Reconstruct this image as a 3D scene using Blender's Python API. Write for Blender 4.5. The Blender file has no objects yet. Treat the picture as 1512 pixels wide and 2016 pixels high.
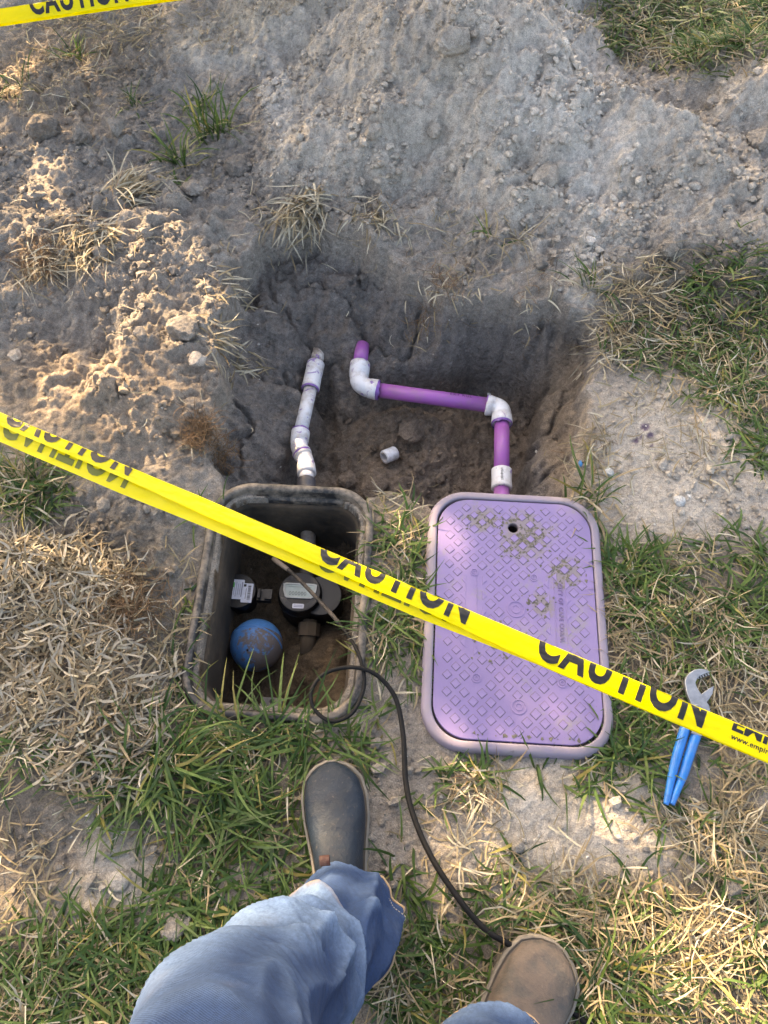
import bpy, bmesh, math
import numpy as np
from mathutils import Vector, Matrix

S = bpy.context.scene
COL = S.collection
R = math.radians
rng = np.random.default_rng(11)

# ------------------------------------------------------------------ camera, sky, sun, exposure
CAM_H, PITCH, FPX = 1.41, R(63.0), 1512.0
cam_d = bpy.data.cameras.new('camera')
cam_d.sensor_fit = 'HORIZONTAL'; cam_d.sensor_width = 36.0; cam_d.lens = 36.0 * FPX / 1512.0
cam_d.clip_start = 0.02; cam_d.clip_end = 500
cam = bpy.data.objects.new('camera', cam_d); COL.objects.link(cam)
cam.location = (0, 0, CAM_H); cam.rotation_euler = (R(90) - PITCH, 0, 0)
S.camera = cam

SUN_EL = R(28.0)
SUN_AZ = np.array([-0.50, 0.866])                      # towards the sun, on the ground
TOSUN = np.array([SUN_AZ[0]*math.cos(SUN_EL), SUN_AZ[1]*math.cos(SUN_EL), math.sin(SUN_EL)])
w = bpy.data.worlds.new('World'); S.world = w; w.use_nodes = True
nt = w.node_tree; nt.nodes.clear()
sky = nt.nodes.new('ShaderNodeTexSky'); sky.sky_type = 'NISHITA'; sky.sun_disc = False
sky.sun_elevation = SUN_EL; sky.sun_rotation = math.atan2(SUN_AZ[0], SUN_AZ[1])
sky.air_density = 0.8; sky.dust_density = 5.0; sky.ozone_density = 0.5
bg = nt.nodes.new('ShaderNodeBackground'); bg.inputs['Strength'].default_value = 0.15
wo = nt.nodes.new('ShaderNodeOutputWorld')
nt.links.new(sky.outputs[0], bg.inputs['Color']); nt.links.new(bg.outputs[0], wo.inputs['Surface'])
sun_d = bpy.data.lights.new('sun', 'SUN'); sun_d.energy = 5.0; sun_d.angle = R(0.53); sun_d.color = (1.0, 0.77, 0.52)
sun = bpy.data.objects.new('sun', sun_d); COL.objects.link(sun)
sun.rotation_euler = Vector(-TOSUN).to_track_quat('-Z', 'Y').to_euler()
sun.location = (-4, 7, 5)
S.view_settings.view_transform = 'Standard'; S.view_settings.look = 'None'
S.view_settings.use_white_balance = True; S.view_settings.white_balance_temperature = 7900; S.view_settings.white_balance_tint = 10   # camera set for open shade
S.view_settings.exposure = 2.45; S.view_settings.gamma = 1.0
S.cycles.max_bounces = 6; S.cycles.transparent_max_bounces = 12
S.cycles.use_denoising = True

# ------------------------------------------------------------------ helpers
CP, SP = math.cos(PITCH), math.sin(PITCH)
def at(u, v, z=0.0):
    """the place on the level z that the photograph shows at pixel u, v (survey of the photograph)"""
    a, b = (u - 756.0) / FPX, (v - 1008.0) / FPX
    d = (CAM_H - z) / (SP + b * CP)
    return np.array([a * d, d * (CP - b * SP), z])
def pix(x, y, z):
    d = y * CP + (CAM_H - z) * SP
    b = -(y * SP - (CAM_H - z) * CP) / d
    return 756.0 + FPX * x / d, 1008.0 + FPX * b
def lin(r, g, b):
    f = lambda c: ((c/255.0)/12.92 if c <= 10 else (((c/255.0)+0.055)/1.055)**2.4)
    return np.array([f(r), f(g), f(b)])
def sstep(a, b, x):
    t = np.clip((x - a) / (b - a), 0, 1); return t*t*(3-2*t)

_P = np.random.default_rng(3).permutation(512).astype(np.int64); _P = np.concatenate([_P, _P, _P])
_G = np.random.default_rng(4).uniform(0, 2*math.pi, 512)
_GX, _GY = np.cos(_G), np.sin(_G)
def noise2(x, y, seed=0):
    x = np.asarray(x, float) + seed*17.31; y = np.asarray(y, float) - seed*9.77
    xi = np.floor(x).astype(np.int64); yi = np.floor(y).astype(np.int64)
    fx, fy = x - xi, y - yi
    u = fx**3*(fx*(fx*6-15)+10); v = fy**3*(fy*(fy*6-15)+10)
    def g(ix, iy, dx, dy):
        h = _P[(_P[ix & 511] + iy) & 511]; return _GX[h]*dx + _GY[h]*dy
    a = g(xi, yi, fx, fy); b = g(xi+1, yi, fx-1, fy)
    c = g(xi, yi+1, fx, fy-1); d = g(xi+1, yi+1, fx-1, fy-1)
    return ((a+(b-a)*u) + ((c+(d-c)*u)-(a+(b-a)*u))*v) * 1.5
def fbm(x, y, oct=4, seed=0, gain=.5):
    s = 0; a = 1; f = 1
    for i in range(oct):
        s = s + a*noise2(x*f, y*f, seed+i); a *= gain; f *= 2.03
    return s
def cell2(x, y, seed=0):
    """distance to the nearest scattered point and a random value of it (cloddy ground)"""
    xi = np.floor(x).astype(np.int64); yi = np.floor(y).astype(np.int64)
    best = np.full(np.shape(x), 9.0); val = np.zeros(np.shape(x))
    for dx in (-1, 0, 1):
        for dy in (-1, 0, 1):
            h = _P[(_P[(xi+dx+seed*31) & 511] + yi+dy) & 511]
            px = xi+dx+.5+.42*_GX[h]; py = yi+dy+.5+.42*_GY[h]
            d = (x-px)**2+(y-py)**2
            m = d < best
            best = np.where(m, d, best); val = np.where(m, (h % 97)/97.0, val)
    return np.sqrt(best), val

def mesh_np(name, V, F, mat=None, parent=None, smooth=False, color=None, link=True):
    """one mesh object; F is an (n,k) array or a list of those"""
    me = bpy.data.meshes.new(name)
    V = np.asarray(V, np.float32)
    if isinstance(F, np.ndarray): F = [F]
    F = [np.asarray(f, np.int32) for f in F if len(f)]
    me.vertices.add(len(V)); me.vertices.foreach_set('co', V.ravel())
    li = np.concatenate([f.ravel() for f in F]); nl = np.concatenate([np.full(len(f), f.shape[1]) for f in F])
    me.loops.add(len(li)); me.loops.foreach_set('vertex_index', li)
    me.polygons.add(len(nl)); me.polygons.foreach_set('loop_start', np.concatenate([[0], np.cumsum(nl)[:-1]]).astype(np.int32))
    me.update(calc_edges=True); me.validate()
    me.polygons.foreach_set('use_smooth', np.full(len(me.polygons), bool(smooth)))
    if color is not None:
        at_ = me.color_attributes.new('Col', 'FLOAT_COLOR', 'POINT')
        c = np.ones((len(V), 4), np.float32); c[:, :3] = color
        at_.data.foreach_set('color', c.ravel())
    if mat: me.materials.append(mat)
    if not link: return me
    o = bpy.data.objects.new(name, me); COL.objects.link(o)
    if parent: o.parent = parent
    return o
def obj(name, me, parent=None, mat=None):
    if mat: me.materials.append(mat)
    o = bpy.data.objects.new(name, me); COL.objects.link(o)
    if parent: o.parent = parent
    return o
def tag(o, label, cat, group=None, kind=None):
    o['label'] = label; o['category'] = cat
    if group: o['group'] = group
    if kind: o['kind'] = kind
    return o
def thing(name, label, cat, loc=(0, 0, 0), rz=0.0, group=None):
    o = bpy.data.objects.new(name, None); COL.objects.link(o); o.empty_display_size = .05
    o.location = loc; o.rotation_euler = (0, 0, rz)
    return tag(o, label, cat, group)
class MB:
    """collects pieces of ONE object"""
    def __init__(s): s.V = []; s.F3 = []; s.F4 = []; s.n = 0
    def add(s, V, F):
        V = np.asarray(V, float)
        for f in (F if isinstance(F, list) else [F]):
            f = np.asarray(f)
            if len(f): (s.F3 if f.shape[1] == 3 else s.F4).append(f + s.n)
        s.V.append(V); s.n += len(V); return s
    def build(s, name, mat, parent=None, smooth=False, color=None):
        F = []
        if s.F3: F.append(np.concatenate(s.F3))
        if s.F4: F.append(np.concatenate(s.F4))
        return mesh_np(name, np.concatenate(s.V), F, mat, parent, smooth, color)
def grid_faces(n, m, wrap=False):
    """quads of an n x m vertex grid; wrap closes the second direction"""
    i = np.arange(n-1)[:, None]; j = np.arange(m if wrap else m-1)[None, :]
    j2 = (j+1) % m
    return np.stack([i*m+j, i*m+j2, (i+1)*m+j2, (i+1)*m+j], -1).reshape(-1, 4)
def loft(rings, cap=True):
    rings = np.asarray(rings, float); n, m = rings.shape[:2]
    V = rings.reshape(-1, 3); F = [grid_faces(n, m, True)[:, ::-1]]
    if cap:
        V = np.concatenate([V, rings[0].mean(0)[None], rings[-1].mean(0)[None]])
        j = np.arange(m); j2 = (j+1) % m
        F.append(np.stack([np.full(m, n*m), j2, j], -1)[:, ::-1])
        F.append(np.stack([np.full(m, n*m+1), (n-1)*m+j, (n-1)*m+j2], -1)[:, ::-1])
    return V, F
def catmull(P, n=10):
    P = np.asarray(P, float); P = np.concatenate([[2*P[0]-P[1]], P, [2*P[-1]-P[-2]]])
    out = []
    for i in range(1, len(P)-2):
        for t in np.linspace(0, 1, n, endpoint=False):
            a, b, c, d = P[i-1:i+3]
            out.append(.5*((2*b)+(-a+c)*t+(2*a-5*b+4*c-d)*t*t+(-a+3*b-3*c+d)*t**3))
    out.append(P[-2]); return np.array(out)
def frames(P):
    T = np.gradient(P, axis=0); T /= np.linalg.norm(T, axis=1)[:, None]+1e-12
    up = np.array([0, 0, 1.0]) if abs(T[0][2]) < .9 else np.array([0, 1.0, 0])
    N = []; n = up - T[0]*np.dot(up, T[0]); n /= np.linalg.norm(n)
    for t in T:
        n = n - t*np.dot(n, t); n /= np.linalg.norm(n); N.append(n.copy())
    N = np.array(N); return T, N, np.cross(T, N)
def tube(P, r, seg=12, cap=True):
    P = np.asarray(P, float); r = np.broadcast_to(np.asarray(r, float), (len(P),))
    T, N, B = frames(P); a = np.linspace(0, 2*math.pi, seg, endpoint=False)
    rings = P[:, None] + r[:, None, None]*(np.cos(a)[None, :, None]*N[:, None]+np.sin(a)[None, :, None]*B[:, None])
    return loft(rings, cap)
def box(cx, cy, cz, sx, sy, sz, rz=0.0):
    s = np.array([[-1,-1,-1],[1,-1,-1],[1,1,-1],[-1,1,-1],[-1,-1,1],[1,-1,1],[1,1,1],[-1,1,1]], float)*.5*np.array([sx,sy,sz])
    c, q = math.cos(rz), math.sin(rz)
    s = np.stack([s[:,0]*c-s[:,1]*q, s[:,0]*q+s[:,1]*c, s[:,2]], -1)+np.array([cx,cy,cz])
    return s, np.array([[0,3,2,1],[4,5,6,7],[0,1,5,4],[1,2,6,5],[2,3,7,6],[3,0,4,7]])
def cyl(cx, cy, z0, z1, r, seg=32, r2=None):
    a = np.linspace(0, 2*math.pi, seg, endpoint=False); r2 = r if r2 is None else r2
    def ring(z, q): return np.stack([cx+q*np.cos(a), cy+q*np.sin(a), np.full(seg, z)], -1)
    b = min(.0018, abs(z1-z0)*.3, r2*.3)
    return loft([ring(z0, r), ring(z1-b, r2), ring(z1, r2-b)][::-1])
def rrect(hx, hy, r, n=10):
    """rounded rectangle outline, counter-clockwise"""
    out = []
    for cx, cy, a0 in ((hx-r, hy-r, 0), (-hx+r, hy-r, 90), (-hx+r, -hy+r, 180), (hx-r, -hy+r, 270)):
        for a in np.linspace(R(a0), R(a0+90), n): out.append((cx+r*math.cos(a), cy+r*math.sin(a)))
    return np.array(out)
def slab(outline, holes, z0, z1, bevel=0.0):
    """flat plate with an outline and holes, as mesh data"""
    cu = bpy.data.curves.new('plate', 'CURVE'); cu.dimensions = '2D'; cu.fill_mode = 'BOTH'
    for pts in [outline]+list(holes):
        sp = cu.splines.new('POLY'); sp.points.add(len(pts)-1); sp.use_cyclic_u = True
        for q, p in zip(sp.points, pts): q.co = (p[0], p[1], 0, 1)
    cu.extrude = (z1-z0)/2 - bevel; cu.bevel_depth = bevel; cu.bevel_resolution = 1
    if bevel: cu.offset = -bevel
    o = bpy.data.objects.new('plate', cu); COL.objects.link(o)
    dg = bpy.context.evaluated_depsgraph_get(); me = bpy.data.meshes.new_from_object(o.evaluated_get(dg))
    bpy.data.objects.remove(o); bpy.data.curves.remove(cu)
    me.transform(Matrix.Translation((0, 0, (z0+z1)/2))); return me
def text_mesh(txt, size=1.0, bold=0.0, sx=1.0, spacing=1.0, align='LEFT', extrude=0.0):
    cu = bpy.data.curves.new('lettering', 'FONT'); cu.body = txt; cu.size = size; cu.offset = bold
    cu.space_character = spacing; cu.align_x = align; cu.resolution_u = 4; cu.extrude = extrude
    o = bpy.data.objects.new('lettering', cu); COL.objects.link(o)
    dg = bpy.context.evaluated_depsgraph_get(); me = bpy.data.meshes.new_from_object(o.evaluated_get(dg))
    bpy.data.objects.remove(o); bpy.data.curves.remove(cu)
    me.materials.clear(); me.transform(Matrix.Diagonal((sx, 1, 1, 1))); return me
def copy_tree(o, parent=None):
    c = o.copy(); COL.objects.link(c); c.parent = parent
    for ch in list(o.children): copy_tree(ch, c)
    return c

# ------------------------------------------------------------------ materials
class NT:
    def __init__(s, name):
        s.m = bpy.data.materials.new(name); s.m.use_nodes = True; s.t = s.m.node_tree; s.t.nodes.clear()
        s.out = s.n('ShaderNodeOutputMaterial'); s.co = s.n('ShaderNodeTexCoord')
    def n(s, k, **kw):
        x = s.t.nodes.new(k)
        for a, b in kw.items(): setattr(x, a, b)
        return x
    def l(s, a, b): s.t.links.new(a, b)
    def noise(s, scale, detail=4, rough=.55, coord='Object', dist=0):
        x = s.n('ShaderNodeTexNoise'); x.inputs['Scale'].default_value = scale; x.inputs['Detail'].default_value = detail
        x.inputs['Roughness'].default_value = rough; x.inputs['Distortion'].default_value = dist
        s.l(s.co.outputs[coord], x.inputs['Vector']); return x.outputs['Fac']
    def ramp(s, fac, stops):
        x = s.n('ShaderNodeValToRGB'); e = x.color_ramp.elements
        while len(e) < len(stops): e.new(.5)
        for q, (p, c) in zip(e, stops):
            q.position = p; q.color = (c, c, c, 1) if np.isscalar(c) else (*c, 1)
        s.l(fac, x.inputs['Fac']); return x.outputs['Color']
    def mix(s, fac, a, b, mode='MIX'):
        x = s.n('ShaderNodeMix', data_type='RGBA', blend_type=mode)
        for v, i in ((fac, 0), (a, 6), (b, 7)):
            if hasattr(v, 'node'): s.l(v, x.inputs[i])
            elif i == 0: x.inputs[0].default_value = v
            else: x.inputs[i].default_value = (*v, 1) if len(v) == 3 else v
        return x.outputs[2]
    def math(s, op, a, b=0.0, clamp=False):
        x = s.n('ShaderNodeMath', operation=op, use_clamp=clamp)
        for v, i in ((a, 0), (b, 1)):
            if hasattr(v, 'node'): s.l(v, x.inputs[i])
            else: x.inputs[i].default_value = v
        return x.outputs[0]
    def attr(s, name='Col'):
        x = s.n('ShaderNodeAttribute'); x.attribute_name = name; return x.outputs['Color']
    def bump(s, h, strength=.5, dist=.002, normal=None):
        x = s.n('ShaderNodeBump'); x.inputs['Strength'].default_value = strength; x.inputs['Distance'].default_value = dist
        s.l(h, x.inputs['Height'])
        if normal is not None: s.l(normal, x.inputs['Normal'])
        return x.outputs['Normal']
    def bsdf(s, color, rough=.6, normal=None, spec=.5, metal=0.0, out=True):
        b = s.n('ShaderNodeBsdfPrincipled')
        for v, k in ((color, 'Base Color'), (rough, 'Roughness'), (spec, 'Specular IOR Level'), (metal, 'Metallic')):
            if hasattr(v, 'node'): s.l(v, b.inputs[k])
            else: b.inputs[k].default_value = (*v, 1) if not np.isscalar(v) else v
        if normal is not None: s.l(normal, b.inputs['Normal'])
        if out: s.l(b.outputs[0], s.out.inputs['Surface'])
        return b

def mat_soil(name, attr=True, base=None, crumb=1.0):
    t = NT(name)
    c = t.attr() if attr else None
    if not attr:
        rgb = t.n('ShaderNodeRGB'); rgb.outputs[0].default_value = (*base, 1); c = rgb.outputs[0]
    n1 = t.noise(9, 6, .62); n2 = t.noise(60, 6, .7); n3 = t.noise(420, 3, .75)
    c = t.mix(1.0, c, t.ramp(n1, [(.3, .82), (.7, 1.16)]), 'MULTIPLY')
    c = t.mix(1.0, c, t.ramp(n2, [(.28, .58), (.5, 1.0), (.75, 1.36)]), 'MULTIPLY')
    c = t.mix(1.0, c, t.ramp(n3, [(.3, .58), (.55, 1.0), (.78, 1.6)]), 'MULTIPLY')
    # grit: pale sand grains and shell specks
    v = t.n('ShaderNodeTexVoronoi'); v.inputs['Scale'].default_value = 170; t.l(t.co.outputs['Object'], v.inputs['Vector'])
    sp = t.ramp(v.outputs['Color'], [(.93, 0), (.97, 1)])
    dd = t.ramp(v.outputs['Distance'], [(.18, 1), (.3, 0)])
    c = t.mix(t.math('MULTIPLY', t.math('MULTIPLY', sp, dd), .55), c, (.62, .58, .52))
    h = t.math('ADD', t.math('MULTIPLY', n2, 1.6), t.math('MULTIPLY', n3, .75))
    v2 = t.n('ShaderNodeTexVoronoi'); v2.inputs['Scale'].default_value = 95; v2.inputs['Randomness'].default_value = 1
    t.l(t.co.outputs['Object'], v2.inputs['Vector'])
    h = t.math('SUBTRACT', h, t.math('MULTIPLY', v2.outputs['Distance'], .8))
    t.bsdf(c, .95, t.bump(h, .85*crumb, .009), .15)
    return t.m
def mat_leaf(name, rough=.5, trans=.28, spec=.35):
    t = NT(name); c = t.attr()
    n = t.noise(90, 2, .6)
    c = t.mix(1.0, c, t.ramp(n, [(.3, .78), (.7, 1.2)]), 'MULTIPLY')
    b = t.bsdf(c, rough, None, spec, out=False)
    tr = t.n('ShaderNodeBsdfTranslucent'); t.l(c, tr.inputs['Color'])
    mx = t.n('ShaderNodeMixShader'); mx.inputs[0].default_value = trans
    t.l(b.outputs[0], mx.inputs[1]); t.l(tr.outputs[0], mx.inputs[2]); t.l(mx.outputs[0], t.out.inputs['Surface'])
    return t.m
def mat_plastic(name, color, rough=.4, dirt=(.30, .25, .19), amount=.5, scale=14, bump=.15, speck=0.0, spec=.5, lo=.46, hi=.62):
    """plastic or metal with dirt that has settled in blotches"""
    t = NT(name)
    n = t.noise(scale, 8, .68); n2 = t.noise(scale*9, 4, .7)
    f = t.math('MULTIPLY', t.ramp(t.math('ADD', t.math('MULTIPLY', n, .75), t.math('MULTIPLY', n2, .25)), [(lo, 0), (hi, 1)]), amount)
    c = t.mix(1.0, color, t.ramp(t.noise(scale*2.3, 5, .6), [(.3, .86), (.7, 1.1)]), 'MULTIPLY')
    c = t.mix(f, c, dirt)
    r = t.math('ADD', t.math('MULTIPLY', f, .45), rough, True)
    t.bsdf(c, r, t.bump(t.math('ADD', n2, f), bump, .0012), spec)
    return t.m
# ------------------------------------------------------------------ lie of the land
def gauss(x, y, cx, cy, sx, sy, h, rot=0.0):
    c, s = math.cos(rot), math.sin(rot)
    dx, dy = x-cx, y-cy
    a, b = dx*c+dy*s, -dx*s+dy*c
    return h*np.exp(-.5*((a/sx)**2+(b/sy)**2))
def ell(u, v, cu, cv, ru, rv, ang=0.0, soft=.35):
    c, s = math.cos(R(ang)), math.sin(R(ang))
    a = ((u-cu)*c+(v-cv)*s)/ru; b = (-(u-cu)*s+(v-cv)*c)/rv
    return 1-sstep(1-soft, 1+soft, np.sqrt(a*a+b*b))
# pit outline on the ground: survey points and the width of the slope below each
PIT_PX = [(425,962,.06),(418,880,.16),(432,760,.20),(440,640,.22),(470,520,.28),(530,468,.32),(620,452,.36),(715,470,.36),(790,530,.22),
          (880,585,.09),(1000,600,.07),(1105,612,.08),(1185,650,.10),(1172,760,.10),(1142,860,.10),(1120,985,.07),(1000,1012,.04),(850,1000,.05),(790,978,.07),(735,985,.06),(560,1000,.04)]
PIT = np.array([[*at(u, v)[:2], wd] for u, v, wd in PIT_PX])
PIT_D = .30
def pit_t(x, y):
    """0 on the rim, 1 on the pit floor"""
    inside = np.zeros(np.shape(x), bool); t = np.full(np.shape(x), 9.0)
    n = len(PIT)
    for i in range(n):
        ax, ay, aw = PIT[i]; bx, by, bw = PIT[(i+1) % n]
        cond = ((ay > y) != (by > y)) & (x < (bx-ax)*(y-ay)/(by-ay+1e-12)+ax)
        inside ^= cond
        L2 = (bx-ax)**2+(by-ay)**2
        k = np.clip(((x-ax)*(bx-ax)+(y-ay)*(by-ay))/L2, 0, 1)
        d = np.hypot(x-ax-k*(bx-ax), y-ay-k*(by-ay))
        t = np.minimum(t, d/(aw+(bw-aw)*k))
    return np.where(inside, t, 0.0)
# the two boxes
MBOX = dict(c=np.array([-.198, .536]), hx=.170, hy=.243, r=.085, rz=R(-3.0))
VBOX = dict(c=np.array([.252, .494]), hx=.1745, hy=.2625, r=.079, rz=R(-3.4))
def box_local(x, y, B):
    c, s = math.cos(B['rz']), math.sin(B['rz'])
    dx, dy = x-B['c'][0], y-B['c'][1]
    return dx*c+dy*s, -dx*s+dy*c
def box_sd(x, y, B, grow=0.0):
    a, b = box_local(x, y, B)
    r = B['r']
    qx, qy = np.abs(a)-(B['hx']+grow-r), np.abs(b)-(B['hy']+grow-r)
    return np.hypot(np.maximum(qx, 0), np.maximum(qy, 0))+np.minimum(np.maximum(qx, qy), 0)-r
BOXFLOOR = -.262
def disturbed(u, v):
    """how much the soil has been dug over"""
    d = np.maximum.reduce([ell(u,v,900,220,560,380), ell(u,v,180,420,330,420), ell(u,v,1250,400,330,260), ell(u,v,330,640,220,330), ell(u,v,250,1050,150,110)])
    return d
def height(x, y, holes=True):
    x = np.asarray(x, float); y = np.asarray(y, float)
    u, v = pix(x, y, 0.0*x)
    near = np.clip(1.2-.25*np.hypot(x, y-1), 0, 1)
    z = .010*fbm(x*3.1, y*3.1, 3, 1)*near + .05*fbm(x*.12, y*.12, 3, 9)*sstep(3, 14, np.hypot(x, y))
    # spoil heap
    wx = x+.05*fbm(x*4, y*4, 3, 20); wy = y+.05*fbm(x*4, y*4, 3, 30)
    m = np.maximum.reduce([gauss(wx,wy,.15,2.02,.24,.27,.30), gauss(wx,wy,.05,2.55,.42,.34,.27)])
    m = m + gauss(wx,wy,.40,1.82,.13,.22,.10,.3) + gauss(wx,wy,.70,1.70,.11,.15,.13) + gauss(wx,wy,.98,1.98,.15,.13,.13) + gauss(wx,wy,-.12,1.72,.20,.16,.05)
    m = m + gauss(wx,wy,.75,1.42,.25,.13,.05) + gauss(wx,wy,1.05,1.65,.20,.22,.06)
    z = z + m
    # dug-over ground on the left of the pit
    z = z + gauss(wx,wy,-.55,1.36,.14,.18,.055) + gauss(wx,wy,-.84,1.72,.16,.16,.05) + gauss(wx,wy,-.52,1.02,.12,.10,.04) + gauss(wx,wy,-.98,1.42,.16,.12,.04)
    a = at(205, 655); z = z - gauss(wx,wy,a[0],a[1],.075,.085,.07)
    a = at(95, 640); z = z - gauss(wx,wy,a[0],a[1],.07,.05,.04)
    a = at(240, 820); z = z + gauss(wx,wy,a[0],a[1],.10,.09,.03)
    a = at(420, 60); z = z - gauss(wx,wy,a[0],a[1],.10,.07,.02)
    # upturned sod on the left, low rise behind the boxes
    z = z + gauss(wx,wy,at(130,1230)[0],at(130,1230)[1],.20,.18,.035) + gauss(wx,wy,at(200,1450)[0],at(200,1450)[1],.13,.08,.03)
    d = disturbed(u, v)
    # clods of several sizes
    for k, (f, amp, sd) in enumerate(((9, .030, 1), (21, .021, 2), (47, .0115, 3), (90, .0060, 4))):
        qx = x*f+.55*fbm(x*f*1.5, y*f*1.5, 2, 40+k); qy = y*f+.55*fbm(x*f*1.5, y*f*1.5, 2, 50+k)
        c, val = cell2(qx, qy, sd)
        z = z + amp*(1+1.0*ell(u, v, 170, 430, 330, 330)*(k < 1))*d*np.where(val > .42, (val-.30), 0)*np.clip(1-(c/.55)**2, 0, 1)*near
    z = z + (.006*fbm(x*14, y*14, 4, 5)*(.35+d) + .0048*fbm(x*45, y*45, 3, 6)*(.5+d))*near
    z = z + np.clip(m/.10, 0, 1)*(.045*fbm(x*3.4, y*3.4, 2, 62)-.050*np.abs(noise2(x*4.6, y*3.6, 64))+.022*np.abs(fbm(x*10, y*10, 2, 66)))
    # erosion runnels on the heap
    z = z + np.clip(m/.12, 0, 1)*.010*fbm(x*9+fbm(x*3, y*3, 2, 60), y*2.2, 3, 61)
    # boot tread print by the heap
    pr = ell(u, v, 455, 92, 75, 48, -5, .25)
    z = z*(1-.0*pr) + pr*.0045*np.cos(x*2*math.pi/.021)*np.cos(y*2*math.pi/.026)
    # pit
    wob = .05*fbm(x*7, y*7, 3, 70)
    t = pit_t(x+.025*fbm(x*8, y*8, 3, 71), y+.025*fbm(x*8, y*8, 3, 72))
    tt = np.clip(t*(1+wob*3), 0, 1); prof = np.where(tt < .72, .17*sstep(0, .09, tt)+.377*tt/.72, .547+.453*sstep(0, 1, (tt-.72)/.28*.5)*2)
    inside = sstep(0, .12, t)
    z = z*(1-.75*inside) - PIT_D*prof
    fl = sstep(.6, 1.1, t)
    z = z + fl*(gauss(x,y,.03,1.10,.11,.045,.075)+gauss(x,y,.20,1.02,.10,.06,.03)+gauss(x,y,.02,.93,.05,.05,.05)+gauss(x,y,-.20,1.19,.06,.07,-.05))
    z = z + inside*(.018*fbm(x*11, y*11, 4, 75)+.009*fbm(x*34, y*34, 3, 76)+.004*fbm(x*80, y*80, 2, 78))
    # trowel marks down the pit wall
    z = z + inside*(1-fl)*(.009*noise2(x*26, y*5, 77)+.020*fbm(x*6, y*6, 2, 79)-.030*np.clip(.16-np.abs(fbm(x*7, y*7, 3, 82)), 0, 1)/.16+.012*np.abs(fbm(x*18, y*18, 3, 83)))
    c1, v1 = cell2(x*16+.5*noise2(x*20, y*20, 84), y*16+.5*noise2(x*20, y*20, 85), 5); c2, v2 = cell2(x*38, y*38, 6)
    z = z + fl*(.030*(v1 > .45)*(v1-.3)*np.clip(1-(c1/.55)**2, 0, 1)+.014*(v2 > .4)*(v2-.2)*np.clip(1-(c2/.55)**2, 0, 1))
    if holes:
        for B, f in ((MBOX, BOXFLOOR), (VBOX, -.22)):
            sd = box_sd(x, y, B)
            k = sstep(-.030, -.037, sd)
            c, val = cell2(x*28, y*28, 8)
            mud = .012*fbm(x*10, y*10, 3, 80) + .012*(val > .4)*np.clip(1-(c/.55)**2, 0, 1)
            if B is MBOX:
                la, lb = box_local(x, y, B)
                mud = mud + gauss(la, lb, .13, -.19, .05, .05, .17) + gauss(la, lb, .085, -.075, .06, .055, .085)+gauss(la, lb, -.12, .02, .05, .08, .05)+gauss(la, lb, .02, .2, .2, .05, .03)
            z = z*(1-k) + (f+mud)*k
            rim = sstep(.08, .0, sd)*(1-k)*(1-inside)
            z = z*(1-rim) + np.minimum(z, -.004)*rim
    return z

def axis(lo, hi, step, far, n):
    a = np.arange(lo, hi+1e-9, step)
    g = np.geomspace(step, far-max(abs(lo), abs(hi)), n)
    return np.concatenate([lo-g[::-1], a, hi+g])
gx = axis(-1.42, 1.42, .0048, 60, 26); gy = axis(-.36, 2.72, .0048, 60, 26)
GX, GY = np.meshgrid(gx, gy)
X, Y = GX.ravel(), GY.ravel()
Z = height(X, Y)
U, V_ = pix(X, Y, Z)
UG, VG = pix(X, Y, 0*Z)
PT = pit_t(X+.02*fbm(X*8, Y*8, 3, 71), Y+.02*fbm(X*8, Y*8, 3, 72))
# soil colour, place by place
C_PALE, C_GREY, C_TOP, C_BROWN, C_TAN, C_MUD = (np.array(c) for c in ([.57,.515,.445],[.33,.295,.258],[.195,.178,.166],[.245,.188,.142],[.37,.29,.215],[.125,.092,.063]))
def blend(c, col, k): return c*(1-k[:, None])+col[None]*k[:, None]
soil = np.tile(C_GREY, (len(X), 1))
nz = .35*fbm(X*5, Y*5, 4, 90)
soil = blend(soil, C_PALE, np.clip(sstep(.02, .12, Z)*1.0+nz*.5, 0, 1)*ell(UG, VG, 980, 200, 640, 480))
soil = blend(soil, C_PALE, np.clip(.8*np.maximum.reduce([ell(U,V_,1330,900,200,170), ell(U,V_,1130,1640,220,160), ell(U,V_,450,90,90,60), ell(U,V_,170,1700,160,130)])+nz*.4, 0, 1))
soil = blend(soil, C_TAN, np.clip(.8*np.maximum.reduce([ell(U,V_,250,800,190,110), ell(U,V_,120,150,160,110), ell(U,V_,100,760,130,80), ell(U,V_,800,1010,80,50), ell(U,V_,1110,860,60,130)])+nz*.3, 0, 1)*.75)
soil = blend(soil, np.array([.69,.635,.565]), np.clip(np.maximum.reduce([ell(U,V_,1110,170,130,130,35), ell(U,V_,545,190,30,90,-10), ell(U,V_,1180,330,70,120,10), ell(U,V_,1150,520,40,90)])*.8+nz*.5, 0, 1)*ell(UG, VG, 980, 250, 640, 480))  # palest tone on the heap's right slope and along its left edge
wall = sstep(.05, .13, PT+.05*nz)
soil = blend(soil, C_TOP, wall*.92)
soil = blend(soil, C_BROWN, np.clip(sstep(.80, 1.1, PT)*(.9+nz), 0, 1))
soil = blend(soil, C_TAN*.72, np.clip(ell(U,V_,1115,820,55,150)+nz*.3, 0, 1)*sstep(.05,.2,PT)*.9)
soil = blend(soil, C_MUD, np.where(box_sd(X, Y, MBOX) < -.03, 1.0, 0.0))
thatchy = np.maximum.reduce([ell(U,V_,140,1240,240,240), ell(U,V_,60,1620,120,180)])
soil = blend(soil, np.array([.12,.10,.08]), thatchy*.7)
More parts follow.
